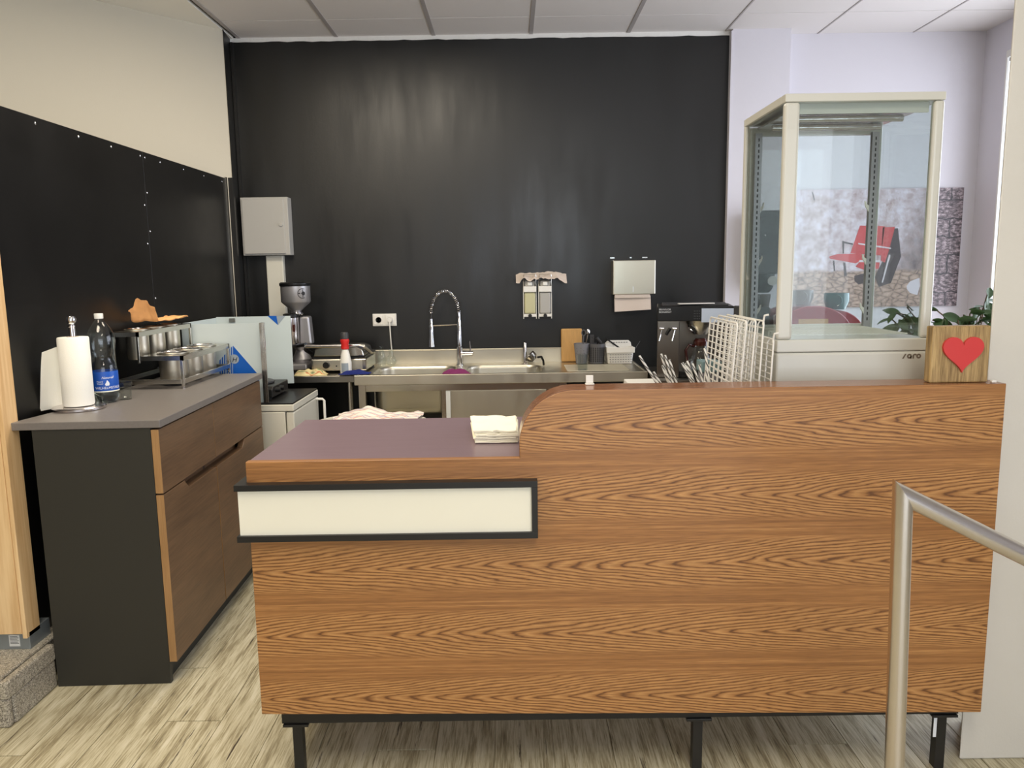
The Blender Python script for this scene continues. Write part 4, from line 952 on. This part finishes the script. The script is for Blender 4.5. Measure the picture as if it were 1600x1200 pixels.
for i, x0 in enumerate((.080, .178)):
    t = thing('soap_dispenser', ('left wall dispenser holding yellowish soap', 'right wall dispenser with a clear white bottle')[i], 'dispenser', (x0+.043, 5.07, 1.15), 0, 'twin wall dispensers above the sink')
    MB().box(x0, x0+.086, 5.108, 5.118, 1.155, 1.375).box(x0, x0+.004, 5.05, 5.108, 1.155, 1.36).box(x0+.082, x0+.086, 5.05, 5.108, 1.155, 1.36).box(x0, x0+.086, 5.048, 5.118, 1.150, 1.168).box(x0, x0+.004, 5.048, 5.06, 1.137, 1.15).box(x0+.082, x0+.086, 5.048, 5.06, 1.137, 1.15).build('holder', 'white_plastic', t)
    MB().box(x0+.002, x0+.084, 5.035, 5.105, 1.308, 1.345).build('pump_housing', 'white_plastic', t, bevel=.003)
    MB().prism([(5.045, 1.345), (5.10, 1.345), (5.10, 1.385), (5.055, 1.378)], 0, x0+.012, x0+.074).build('push_block', 'box_grey', t, bevel=.004)
    MB().box(x0+.028, x0+.058, 5.03, 5.05, 1.348, 1.372).build('push_button', 'white_plastic', t, bevel=.005)
    MB().tube([(x0+.004, 5.045, 1.345), (x0+.004, 5.03, 1.41), (x0+.006, 5.03, 1.42), (x0+.080, 5.03, 1.42), (x0+.082, 5.03, 1.41), (x0+.082, 5.045, 1.345)], .0022, 6).build('elbow_lever', 'steel', t, smooth=True)
    MB().box(x0+.008, x0+.078, 5.045, 5.104, 1.170, 1.305).build('bottle', ('soap_yellow', 'box_grey')[i], t, bevel=.008, seg=3)
    MB().cyl((x0+.043, 5.047, 1.156), (x0+.043, 5.042, 1.156), .012, seg=16).build('drain_hole', 'ink', t)
def pt_(a, b):
    droop = .035*max(0, (a-.78)/.22)+.018*max(0, (.12-a)/.12)
    return (.035+.325*a, 5.015+.075*b, 1.428+.008*fbm(a*7, b*5)+.010*a-droop*(1-b*.5)-.040*(1-b)*(1+.8*fbm(a*9, 1))+.004*fbm(a*20, b*9))
tag(MB().grid(28, 8, pt_, .002).build('paper_towel', 'towel_paper', smooth=True, angle=60), 'crumpled beige paper towel lying across the two wall dispensers', 'paper towel')
td = thing('towel_dispenser', 'square stainless paper towel dispenser on the black wall', 'towel dispenser', (.785, 5.06, 1.27))
M_ = MB().box(.652, .922, 5.01, 5.118, 1.285, 1.50).build('housing', 'steel_brushed', td, bevel=.004)
box('level_slot', 'label_white', td, .778, .782, 5.008, 5.0105, 1.30, 1.335)
def tw(a, b): return (.664+.232*a, 5.035-.018*(1-b)+.003*math.sin(a*5), 1.175+.012*(1-a)*0+.10*b+.012*a*(1-b))
v = []; f = []; nn = 10
for t in (0, .002):
    for j in range(nn+1):
        for i in range(nn+1): p = tw(i/nn, j/nn); v.append((p[0], p[1]+t, p[2]))
W_ = nn+1; T2 = W_*W_
for j in range(nn):
    for i in range(nn): a = j*W_+i; f += [(a, a+1, a+1+W_, a+W_), (T2+a, T2+a+W_, T2+a+W_+1, T2+a+1)]
MB().add(v, f).build('towel_sheet', 'towel_paper', td, smooth=True)
box('towel_fold', 'towel_paper', td, .664, .89, 5.016, 5.03, 1.262, 1.286, bevel=.002)
for (x_, w2) in ((.66, .014), (.779, .006), (.87, .016)):
    tag(box('hook_screw', 'screw', None, x_-w2, x_+w2, 5.112, 5.119, 1.514, 1.521), '%s small silver fixing above the towel dispenser' % ('left' if x_ < .7 else 'middle' if x_ < .8 else 'right'), 'fixing', 'fixings above the towel dispenser')
# ================================================================ DRAINBOARD ITEMS
o = MB().box(-.068, .068, -.009, .009, 0, .215).build('cutting_board', 'board_wood', bevel=.008, seg=3)
o.location = (.392, 5.065, SZ+.003); o.rotation_euler = (R(-4), 0, 0); tag(o, 'wooden cutting board leaning on the backsplash', 'cutting board')
def bucket(name, cx_, cy_, r0_, r1_, h, mt, label, cat, rows_, cols_, hole, pat='grid'):
    t = thing(name, label, cat, (cx_, cy_, SZ))
    MB().shell([(0, .002), (r0_, .002), (r1_, h), (r1_+.003, h), (r1_+.003, h-.006), (r0_+.002, 0), (0, 0)], (cx_, cy_, SZ+.003), 32).build('basket', mt, t, smooth=True)
    m_ = MB(); random.seed(9)
    for j in range(rows_):
        for i in range(cols_):
            if pat == 'dots' and random.random() < .35: continue
            z_ = SZ+.012+(h-.03)*(j+.5)/rows_; rr_ = r0_+(r1_-r0_)*((z_-SZ)/h)+.0042; a = R(180)+math.pi*(i+.5)/cols_+(random.uniform(-.08, .08) if pat == 'dots' else 0)
            if pat == 'dots': z_ += random.uniform(-.006, .006)
            ca, sa_ = math.cos(a), math.sin(a); hw, hh_ = hole
            v = [(cx_+rr_*ca-sgn*hw*sa_*1.0, cy_+rr_*sa_+sgn*hw*ca, z_+tz*hh_) for (sgn, tz) in ((-1, -1), (1, -1), (1, 1), (-1, 1))]
            m_.add(v, [(0, 1, 2, 3)])
    o = m_.build('perforations', 'ink', t); o['kind'] = 'stuff'
    return t
bucket('utensil_pot', .448, 4.97, .034, .047, .128, 'grey_plastic', 'light grey perforated utensil pot, left of the two pots', 'utensil pot', 7, 6, (.0016, .0016), 'dots')
bucket('utensil_pot', .546, 4.97, .044, .047, .125, 'mid_grey', 'dark grey grid utensil pot, right of the two pots', 'utensil pot', 8, 11, (.0033, .0045))
wb = thing('white_basket', 'white perforated plastic basket with an arched handle', 'basket', (.69, 4.97, SZ))
def loopbox(x0, x1, y0, y1, rc, z_): 
    L_ = []
    for (qx, qy, a0) in ((x1-rc, y1-rc, 0), (x0+rc, y1-rc, 90), (x0+rc, y0+rc, 180), (x1-rc, y0+rc, 270)):
        for k in range(6): a = R(a0+18*k); L_.append((qx+rc*math.cos(a), qy+rc*math.sin(a), z_))
    return L_
v = []; f = []
secs = [(.612, .765, 4.92, 5.02, .02, SZ+.003), (.606, .771, 4.915, 5.025, .02, SZ+.06), (.602, .776, 4.91, 5.03, .02, SZ+.105), (.606, .772, 4.914, 5.026, .018, SZ+.105), (.615, .762, 4.923, 5.017, .018, SZ+.006)]
for s_ in secs: v += loopbox(*s_)
n_ = 24
for i in range(len(secs)-1):
    for k in range(n_): f.append((i*n_+k, i*n_+(k+1) % n_, (i+1)*n_+(k+1) % n_, (i+1)*n_+k))
f += [tuple(range(n_)), tuple(range(4*n_, 5*n_))]
MB().add(v, f).build('tub', 'white_plastic', wb, smooth=True)
MB().box(.600, .778, 4.905, 4.912, SZ+.072, SZ+.108).build('front_lip', 'white_plastic', wb, bevel=.003)
pa = [(.602, SZ+.10), (.775, SZ+.10), (.770, SZ+.128), (.755, SZ+.142), (.63, SZ+.142), (.612, SZ+.134)]
MB().prism(pa, 1, 5.026, 5.031).build('back_rim', 'white_plastic', wb, bevel=.002)
m_ = MB()
for j in range(4):
    for i in range(9): m_.box(.620+i*.0165, .629+i*.0165, 4.9125-.002*j*.5, 4.9185, SZ+.014+j*.015, SZ+.0165+j*.015)
for i in range(7): m_.box(.640+i*.0165, .650+i*.0165, 5.0245, 5.0262, SZ+.126, SZ+.130)
o = m_.build('perforations', 'mid_grey', wb); o['kind'] = 'stuff'
MB().tube([(.602, 5.0, SZ+.10), (.603, 4.985, SZ+.128), (.615, 4.975, SZ+.136), (.64, 4.97, SZ+.13), (.655, 4.965, SZ+.108)], .004, 8).build('handle', 'white_plastic', wb, smooth=True)
# utensils in the pots
def utensil(name, label, cat, a, b, r_, mt, head=None, hm=None):
    t = thing(name, label, cat, b)
    MB().cyl(a, b, r_, r_, 10).build('handle', mt, t, smooth=True)
    if head: head().build('head', hm or mt, t, smooth=True)
B1 = Vector((.448, 4.975, SZ+.01)); B2 = Vector((.546, 4.98, SZ+.01))
t1 = atY(912, 524, 4.97); utensil('whisk', 'grey looped whisk standing in the light grey pot', 'utensil', t1, B1, .004, 'mid_grey', lambda: MB().tube([t1+Vector((0.012*math.cos(R(a))-.0, 0, .018*math.sin(R(a))+.016)) for a in range(0, 360, 24)], .0035, 6, True))
t2 = atY(919, 519, 4.97); utensil('steel_spoon', 'steel spoon with a shiny rounded tip in the light grey pot', 'utensil', t2, B1+Vector((.01, .01, 0)), .003, 'steel', lambda: MB().lathe([(0, -.02), (.012, -.008), (.014, .006), (.008, .018), (0, .022)], t2, 16), 'chrome')
t3 = atY(889, 533, 4.96); utensil('skewer', 'thin pale skewer leaning out of the light grey pot to the left', 'utensil', t3, B1+Vector((.015, 0, .03)), .0016, 'board_wood')
t4 = atY(925, 526, 4.97); utensil('black_turner', 'black broad-headed turner upright in the dark grey pot', 'utensil', t4, B2+Vector((-.01, 0, 0)), .005, 'black_plastic', lambda: MB().box(t4.x-.013, t4.x+.013, t4.y-.004, t4.y+.004, t4.z-.05, t4.z+.012), 'dark_grey')
t5 = atY(934, 529, 4.97); utensil('grey_spatula', 'dark grey spatula leaning right in the dark grey pot', 'utensil', t5, B2+Vector((-.0, .012, 0)), .004, 'black_plastic', lambda: MB().cyl(t5+Vector((-.006, 0, .006)), t5+Vector((.02, 0, -.03)), .012, .010, 12), 'dark_grey')
t6 = atY(947, 529, 4.95); utensil('black_knife', 'black handled utensil slanting out of the white basket', 'utensil', t6, Vector((.70, 4.965, SZ+.09)), .005, 'black_plastic')
t7 = atY(1000, 533, 4.97); utensil('thin_skewer', 'thin dark skewer sticking out right of the white basket', 'utensil', t7, Vector((.765, 4.97, SZ+.05)), .0016, 'mid_grey')
gp_ = atZ(911, 580, SZ)
tag(MB().shell([(0, .004), (.026, .005), (.033, .095), (.035, .095), (.029, .0), (0, 0)], (gp_.x, gp_.y+.03, SZ+.003), 28).build('drinking_glass', 'glass_clear', smooth=True), 'clear drinking glass on the drainboard before the grey pot', 'glass')
# ================================================================ ROUND TABLE with towel
rt = thing('round_table', 'small round white table behind the low countertop', 'table', (-.70, 3.76, 0))
MB().lathe([(.285, .700), (.290, .705), (.290, .715), (.284, .720), (0, .720)], (-.70, 3.76, 0), 48).build('tabletop', 'fridge_white', rt, smooth=True)
MB().lathe([(.2, 0), (.2, .012), (.03, .03), (.025, .70)], (-.70, 3.76, 0), 28).build('pedestal', 'black_metal', rt, smooth=True)
def tt(a, b):
    x_ = -.88+.42*a; y_ = 3.66+.30*b
    return (x_+.02*fbm(b*3, a), y_+.03*fbm(a*4, 2), .726+.024*abs(fbm(a*4, b*4))+.030*max(0, 1-abs(a-.32)*3)*b+.012*fbm(a*9, b*7)+.006)
tag(MB().grid(36, 24, tt, .002).build('tea_towel', 'towel_stripes', smooth=True, angle=70), 'red striped white tea towel crumpled on the round table', 'towel')
# ================================================================ FILTER COFFEE MACHINE
wk = thing('side_table', 'steel work table under the filter coffee machine', 'table', (1.03, 4.6, 0))
box('table_top', 'steel_dark', wk, .80, 1.36, 4.24, 4.85, .80, .84, bevel=.002)
for x_ in (.83, 1.33):
    for y_ in (4.28, 4.81): box('leg', 'steel', wk, x_-.015, x_+.015, y_-.015, y_+.015, 0, .80)
fm = thing('filter_coffee_machine', 'black and steel filter coffee machine at the right of the wall', 'coffee machine', (.815, 4.35, .84), R(-10.5))
MB().box(.815, .935, 4.352, 4.70, .842, 1.156).build('boiler_tower', 'steel_dark', fm, bevel=.003)
MB().box(.935, 1.225, 4.52, 4.70, .842, 1.156).build('back_body', 'steel_dark', fm, bevel=.002)
MB().box(.935, 1.225, 4.36, 4.52, .842, .875).build('foot_plate', 'black_plastic', fm, bevel=.003)
hd = MB().box(.812, 1.225, 4.348, 4.71, 1.156, 1.238).build('head', 'black_plastic', fm, bevel=.004)
MB().box(1.052, 1.222, 4.344, 4.349, 1.150, 1.226).build('film_with_sheen', 'film_sheen', hd)  # protective film on the band, its bright reflection put into the pale blue
text_on('BRAVILOR', .014, (.822, 4.3475, 1.216), hd, 'label_white'); text_on('BONAMAT', .014, (.822, 4.3475, 1.202), hd, 'label_white')
mm = MB()
for j in range(4):
    for i in range(4): mm.box(1.012+i*.009, 1.015+i*.009, 4.3468, 4.348, 1.168+j*.014, 1.171+j*.014)
mm.build('key_dots', 'grey_plastic', hd)
MB().box(.84, 1.2, 4.40, 4.69, 1.238, 1.246).build('top_tray', 'dark_grey', fm, bevel=.002)
for x_ in (.838, .908):
    tp = MB().tube([(x_-.012, 4.33, 1.118), (x_+.012, 4.33, 1.116)], .009, 12).cyl((x_, 4.352, 1.117), (x_, 4.325, 1.117), .007).build('tap', 'chrome', fm, smooth=True)
    MB().cyl((x_, 4.325, 1.11), (x_-.016, 4.315, 1.05), .0035, .005, 10).build('tap_lever', 'chrome', tp, smooth=True)
MB().tube([(.885, 4.33, 1.118), (.872, 4.33, 1.10), (.862, 4.33, 1.082)], .009, 10).build('spout', 'black_plastic', fm, smooth=True)
MB().shell([(.0, 1.078), (.042, 1.078), (.046, 1.084), (.066, 1.11), (.080, 1.14), (.084, 1.156)], (1.055, 4.44, 0), 32).build('filter_basket', 'steel', fm, smooth=True)
MB().tube([(.985, 4.42, 1.14), (.985, 4.39, 1.12), (1.005, 4.375, 1.10), (1.02, 4.385, 1.09)], .003, 8).build('basket_handle', 'chrome', fm, smooth=True)
wsp = MB().box(-.10, .10, -.02, .02, 0, .006).build('white_spatula', 'white_plastic', bevel=.002, center=(0, 0, 0)); wsp.location = (1.03, 4.36, 1.2475); wsp.rotation_euler = (0, 0, R(4)); tag(wsp, 'long white scraper lying on top of the filter coffee machine', 'scraper')
jg = thing('glass_jug', 'glass coffee jug with a brown lid under the filter basket', 'jug', (1.068, 4.394, .875))
MB().shell([(0, 0), (.055, 0), (.065, .02), (.066, .05), (.05, .09), (.036, .12), (.038, .14)], (1.068, 4.394, .876), 28).build('jug_body', 'glass_clear', jg, smooth=True)
MB().lathe([(.040, .138), (.042, .16), (.03, .178), (0, .180)], (1.068, 4.394, .876), 24).build('jug_lid', 'jug_brown', jg, smooth=True)
MB().tube([(1.028, 4.384, 1.01), (.998, 4.374, 1.02), (.978, 4.369, .99), (.988, 4.374, .93), (1.003, 4.379, .92)], .008, 8).build('jug_handle', 'jug_brown', jg, smooth=True)
# tall thing with a black flared top right of the machine
tn = thing('tamper', 'black flared knob on a thin stand left of the display case', 'knob', (1.30, 4.45, .84))
MB().lathe([(.022, 0), (.022, .008), (.006, .012), (.006, .335)], (1.295, 4.5, .84), 16).build('stem', 'black_metal', tn, smooth=True)
MB().lathe([(.008, .33), (.012, .345), (.024, .372), (.025, .380), (.018, .385), (0, .386)], (1.295, 4.5, .84), 20).build('knob', 'black_plastic', tn, smooth=True)
# ================================================================ BACK RIGHT, seen through the case
sbd = thing('back_sideboard', 'dark sideboard behind the display case carrying the red coffee machine', 'sideboard', (1.5, 3.9, 0))
MB().box(1.12, 1.80, 3.66, 4.14, .04, .93).build('body', 'dark_grey', sbd, bevel=.003)
box('top_board', 'black_laminate', sbd, 1.10, 1.82, 3.64, 4.16, .93, .955, bevel=.002)
for k in (0, 1): box('door', 'black_laminate', sbd, 1.13+.335*k, 1.455+.335*k, 3.645, 3.66, .06, .91, bevel=.001)
for (x_, y_) in ((1.15, 3.7), (1.77, 3.7), (1.15, 4.1), (1.77, 4.1)): box('foot', 'black_plastic', sbd, x_-.02, x_+.02, y_-.02, y_+.02, 0, .04)
rm = thing('espresso_machine', 'dark red round-topped coffee machine seen through the case glass', 'coffee machine', (1.52, 3.9, .955))
def arch(x0, x1, zt_, ya, yb, mt, name):
    cx_ = (x0+x1)/2; w_ = (x1-x0)/2; P2 = [(x0, .957), (x1, .957)]
    for k in range(21): a = math.pi*k/20; P2.append((cx_+w_*math.cos(a), 1.12+(zt_-1.12)*math.sin(a)))
    MB().prism(P2, 1, ya, yb).build(name, mt, rm, bevel=.006, seg=3)
arch(1.25, 1.62, 1.262, 3.70, 4.0, 'red_machine', 'red_body')
arch(1.42, 1.72, 1.235, 3.80, 4.02, 'red_machine', 'rear_body')
MB().box(1.36, 1.50, 3.696, 3.70, 1.10, 1.20).build('badge_plate', 'board_wood', rm)
def mug(px, py, Y, r_, h, mt, label, zb_):
    p = atY(px, py, Y); t = thing('mug', label, 'mug', (p.x, Y, zb_), 0, 'mugs on the red coffee machine')
    MB().shell([(0, .004), (r_*.7, .005), (r_*.96, h*.5), (r_*.93, h), (r_, h), (r_*1.02, h*.5), (r_*.75, 0), (0, 0)], (p.x, Y, zb_), 28).build('mug_body', mt, t, smooth=True)
    MB().tube([(p.x-r_*.3+r_*.25*math.cos(R(a)), Y-r_*1.0-.012*math.sin(R(a+90))*0-.012*math.cos(R(a)), zb_+h*.55+h*.32*math.sin(R(a))) for a in range(-90, 91, 20)], .004, 8).build('handle', mt, t, smooth=True)
mug(1306, 484, 3.82, .058, .078, 'teal', 'wide teal mug standing on the red coffee machine', 1.238)
mug(1254, 476, 3.82, .048, .070, 'mug_grey', 'grey brown mug left of the teal mug', 1.262)
mug(1240, 476, 3.92, .042, .066, 'grey_plastic', 'small pale grey mug behind the grey brown one', 1.245)
gr2 = thing('cup_grinder', 'black steel tabletop machine on the sideboard behind the left glass', 'appliance', (1.22, 3.9, .955))
MB().box(1.13, 1.24, 3.74, 3.98, .957, 1.255).build('body', 'dark_grey', gr2, bevel=.006)
for (x_, lab) in ((1.175, 'bronze coloured cup behind the left glass pane, left one'), (1.225, 'bronze coloured cup behind the left glass pane, right one')):
    tag(MB().shell([(0, .004), (.022, .004), (.030, .06), (.032, .06), (.025, 0), (0, 0)], (x_, 3.80, 1.256), 24).build('metal_cup', 'mug_grey', smooth=True), lab, 'cup', 'bronze cups on the black machine')
bd = thing('cup_dispenser', 'tall dark wall dispenser with a rounded bottom, seen through the left glass', 'dispenser', (1.60, 5.0, 1.28))
MB().box(1.535, 1.68, 4.93, 5.078, 1.40, 1.792).build('housing', 'dark_grey', bd, bevel=.012, seg=3)
MB().lathe([(.0, 1.28), (.035, 1.285), (.055, 1.31), (.066, 1.36), (.068, 1.402)], (1.607, 5.0, 0), 28).build('nozzle', 'black_plastic', bd, smooth=True)
MB().cyl((1.64, 4.935, 1.36), (1.64, 4.925, 1.36), .03, seg=20).build('side_cap', 'box_grey', bd, smooth=True)
MB().cyl((1.585, 4.931, 1.64), (1.585, 4.926, 1.64), .004).build('lock', 'screw', bd)
cs = thing('cup_tube', 'stacked white paper cups in a ribbed column on the wall', 'paper cups', (1.786, 5.1, 1.28))
v = []; f = []; sg_ = 60; prof = [1.285, 1.29, 1.78, 1.785]
for i, z_ in enumerate(prof):
    for k in range(sg_):
        a = 2*math.pi*k/sg_; rr_ = .036+.0035*math.cos(10*a)-(.003 if i in (0, 3) else 0); v.append((1.79+rr_*math.cos(a), 5.12+rr_*math.sin(a), z_))
for i in range(3):
    for k in range(sg_): f.append((i*sg_+k, i*sg_+(k+1) % sg_, (i+1)*sg_+(k+1) % sg_, (i+1)*sg_+k))
f += [tuple(range(sg_)), tuple(range(3*sg_, 4*sg_))]
MB().add(v, f).build('column', 'white_plastic', cs, smooth=True, angle=60)
MB().tube([(1.748, 5.10, 1.47), (1.77, 5.076, 1.48), (1.80, 5.077, 1.50), (1.829, 5.10, 1.525)], .002, 6).build('strap', 'mid_grey', cs, smooth=True)
cs2 = tag(MB().box(1.555, 1.66, 5.045, 5.079, 1.14, 1.25).build('notice_card', 'white_plastic'), 'small white notice card under the dark wall dispenser', 'card')
# poster
po = thing('wall_poster', 'wide poster of red folding seats before a shabby wall', 'poster', (2.4, 5.19, 1.173))
PX0, PX1, PZ0, PZ1 = 1.770, 2.948, 1.173, 1.936
MB().box(PX0, PX1, 5.186, 5.199, PZ0, PZ1).build('print_board', 'poster_print', po)
YP = 5.1855
def pr_(pts_, mt, k=0, name='printed_shape'):
    # poster coordinates measured in the photo's own print, 1326 x 1200 crop of [1240,290,1450,480]
    q = [atY(1240+a*210/1326, 290+b*190/1200, YP) for a, b in pts_]; MB().prism([(p.x, p.z) for p in q], 1, YP-.0003*(k+1), 5.1862).build(name, mt, po)
pr_([(920, 430), (1030, 420), (1060, 700), (960, 960), (840, 1000), (800, 900), (900, 700)], 'print_dark', 0)
pr_([(655, 395), (900, 400), (860, 690), (560, 668)], 'print_red', 1)
pr_([(880, 412), (1000, 408), (940, 640), (900, 760), (860, 740)], 'print_red', 1)
pr_([(350, 700), (430, 676), (640, 672), (720, 690), (700, 725), (610, 768), (480, 742), (360, 722)], 'print_red', 2)
pr_([(610, 800), (650, 752), (730, 752), (850, 760), (840, 820), (700, 832)], 'print_red', 2)
pr_([(650, 735), (850, 735), (850, 755), (640, 755)], 'print_pale', 3)
pr_([(480, 545), (585, 572), (585, 585), (500, 570), (495, 670), (485, 670)], 'print_dark', 3)
pr_([(635, 565), (960, 612), (960, 626), (640, 580)], 'print_pale', 4)
pr_([(490, 760), (510, 760), (525, 890), (500, 895)], 'print_dark', 3)
pr_([(388, 740), (402, 740), (410, 840), (398, 845)], 'print_dark', 3)
pr_([(600, 890), (720, 860), (720, 960), (640, 975), (600, 940)], 'print_dark', 1)
pr_([(940, 680), (955, 690), (880, 960), (868, 955)], 'print_pale', 3)
pr_([(1115, 990), (1150, 945), (1240, 910), (1245, 990), (1220, 1080), (1150, 1060), (1118, 1020)], 'print_pale', 2)
pr_([(180, 62), (190, 62), (212, 145), (200, 145)], 'print_dark', 1)
# ficus
fp = thing('potted_ficus', 'leafy green ficus behind the display case and heart block', 'potted plant', (1.9, 3.3, 0))
MB().lathe([(.13, 0), (.17, .30), (.18, .31), (.18, .34), (.165, .34), (.15, .30), (0, .30)], (1.9, 3.3, 0), 32).build('pot', 'terracotta', fp, smooth=True)
random.seed(21)
stems = MB(); stems.tube([(1.9, 3.3, .28), (1.91, 3.29, .6), (1.89, 3.3, .9), (1.9, 3.29, 1.05)], .014, 8)
lv_pts = []
def branch(tgt, r_=.003, nl=7):
    s0 = Vector((1.9, 3.29, .62+random.random()*.4)); e = Vector(tgt); pts_ = []
    for k in range(9):
        t = k/8; p = s0.lerp(e, t); p.z += .05*math.sin(math.pi*t); p.x += .012*math.sin(t*7+e.x*9); pts_.append(p)
    stems.tube(pts_, r_, 5)
    for k in range(nl):
        t = .66+.34*(k+1)/nl; i = min(int(t*8), 7); lv_pts.append((pts_[i].lerp(pts_[i+1], t*8-i), random.random()))
tg = [(1550, 450, 3.1, 7), (1545, 470, 3.15, 8), (1520, 490, 3.1, 7), (1500, 500, 3.05, 6), (1480, 495, 3.1, 5), (1465, 486, 3.05, 3), (1402, 490, 3.1, 6), (1388, 498, 3.15, 5), (1415, 480, 3.2, 5), (1425, 505, 3.1, 8), (1430, 515, 3.1, 8), (1410, 515, 3.2, 6), (1556, 520, 3.05, 8), (1552, 555, 3.1, 9), (1556, 585, 3.1, 9), (1530, 505, 3.2, 6), (1460, 500, 3.2, 4), (1570, 500, 3.3, 6), (1440, 525, 3.2, 8), (1550, 540, 3.0, 8), (1553, 500, 3.1, 7), (1548, 590, 3.0, 9), (1553, 570, 3.2, 9), (1552, 530, 3.2, 8), (1510, 492, 3.1, 6), (1535, 480, 3.1, 6), (1400, 500, 3.1, 5), (1435, 495, 3.15, 9), (1440, 508, 3.1, 9), (1395, 488, 3.1, 4)]
for (px, py, Y, nl) in tg: branch(atY(px, py, Y), .0028, nl)
stems.build('branches', 'stem', fp, smooth=True)
leaf = MB()
def lf(a, b):
    w_ = math.sin(math.pi*min(1, a*.98+.02))**.8*.017*(1-.25*a); return (a*.062, (b-.5)*2.1*w_, -.010*a*a+.004*abs(b-.5)*2)
leaf.grid(7, 4, lf, .0006)
lo_ = leaf.build('leaf', 'leaf', fp, smooth=True, angle=70, center=(0, 0, 0)); lmesh = lo_.data; bpy.data.objects.remove(lo_)
for (p, q) in lv_pts:
    o = bpy.data.objects.new('leaf', lmesh); COL.objects.link(o); o.parent = fp; o.location = p-OFF[fp.name]
    o.rotation_euler = (random.uniform(-1.2, 1.2), random.uniform(-.3, 1.2), random.uniform(0, 6.28)); s_ = random.uniform(.8, 1.25); o.scale = (s_, s_, s_)
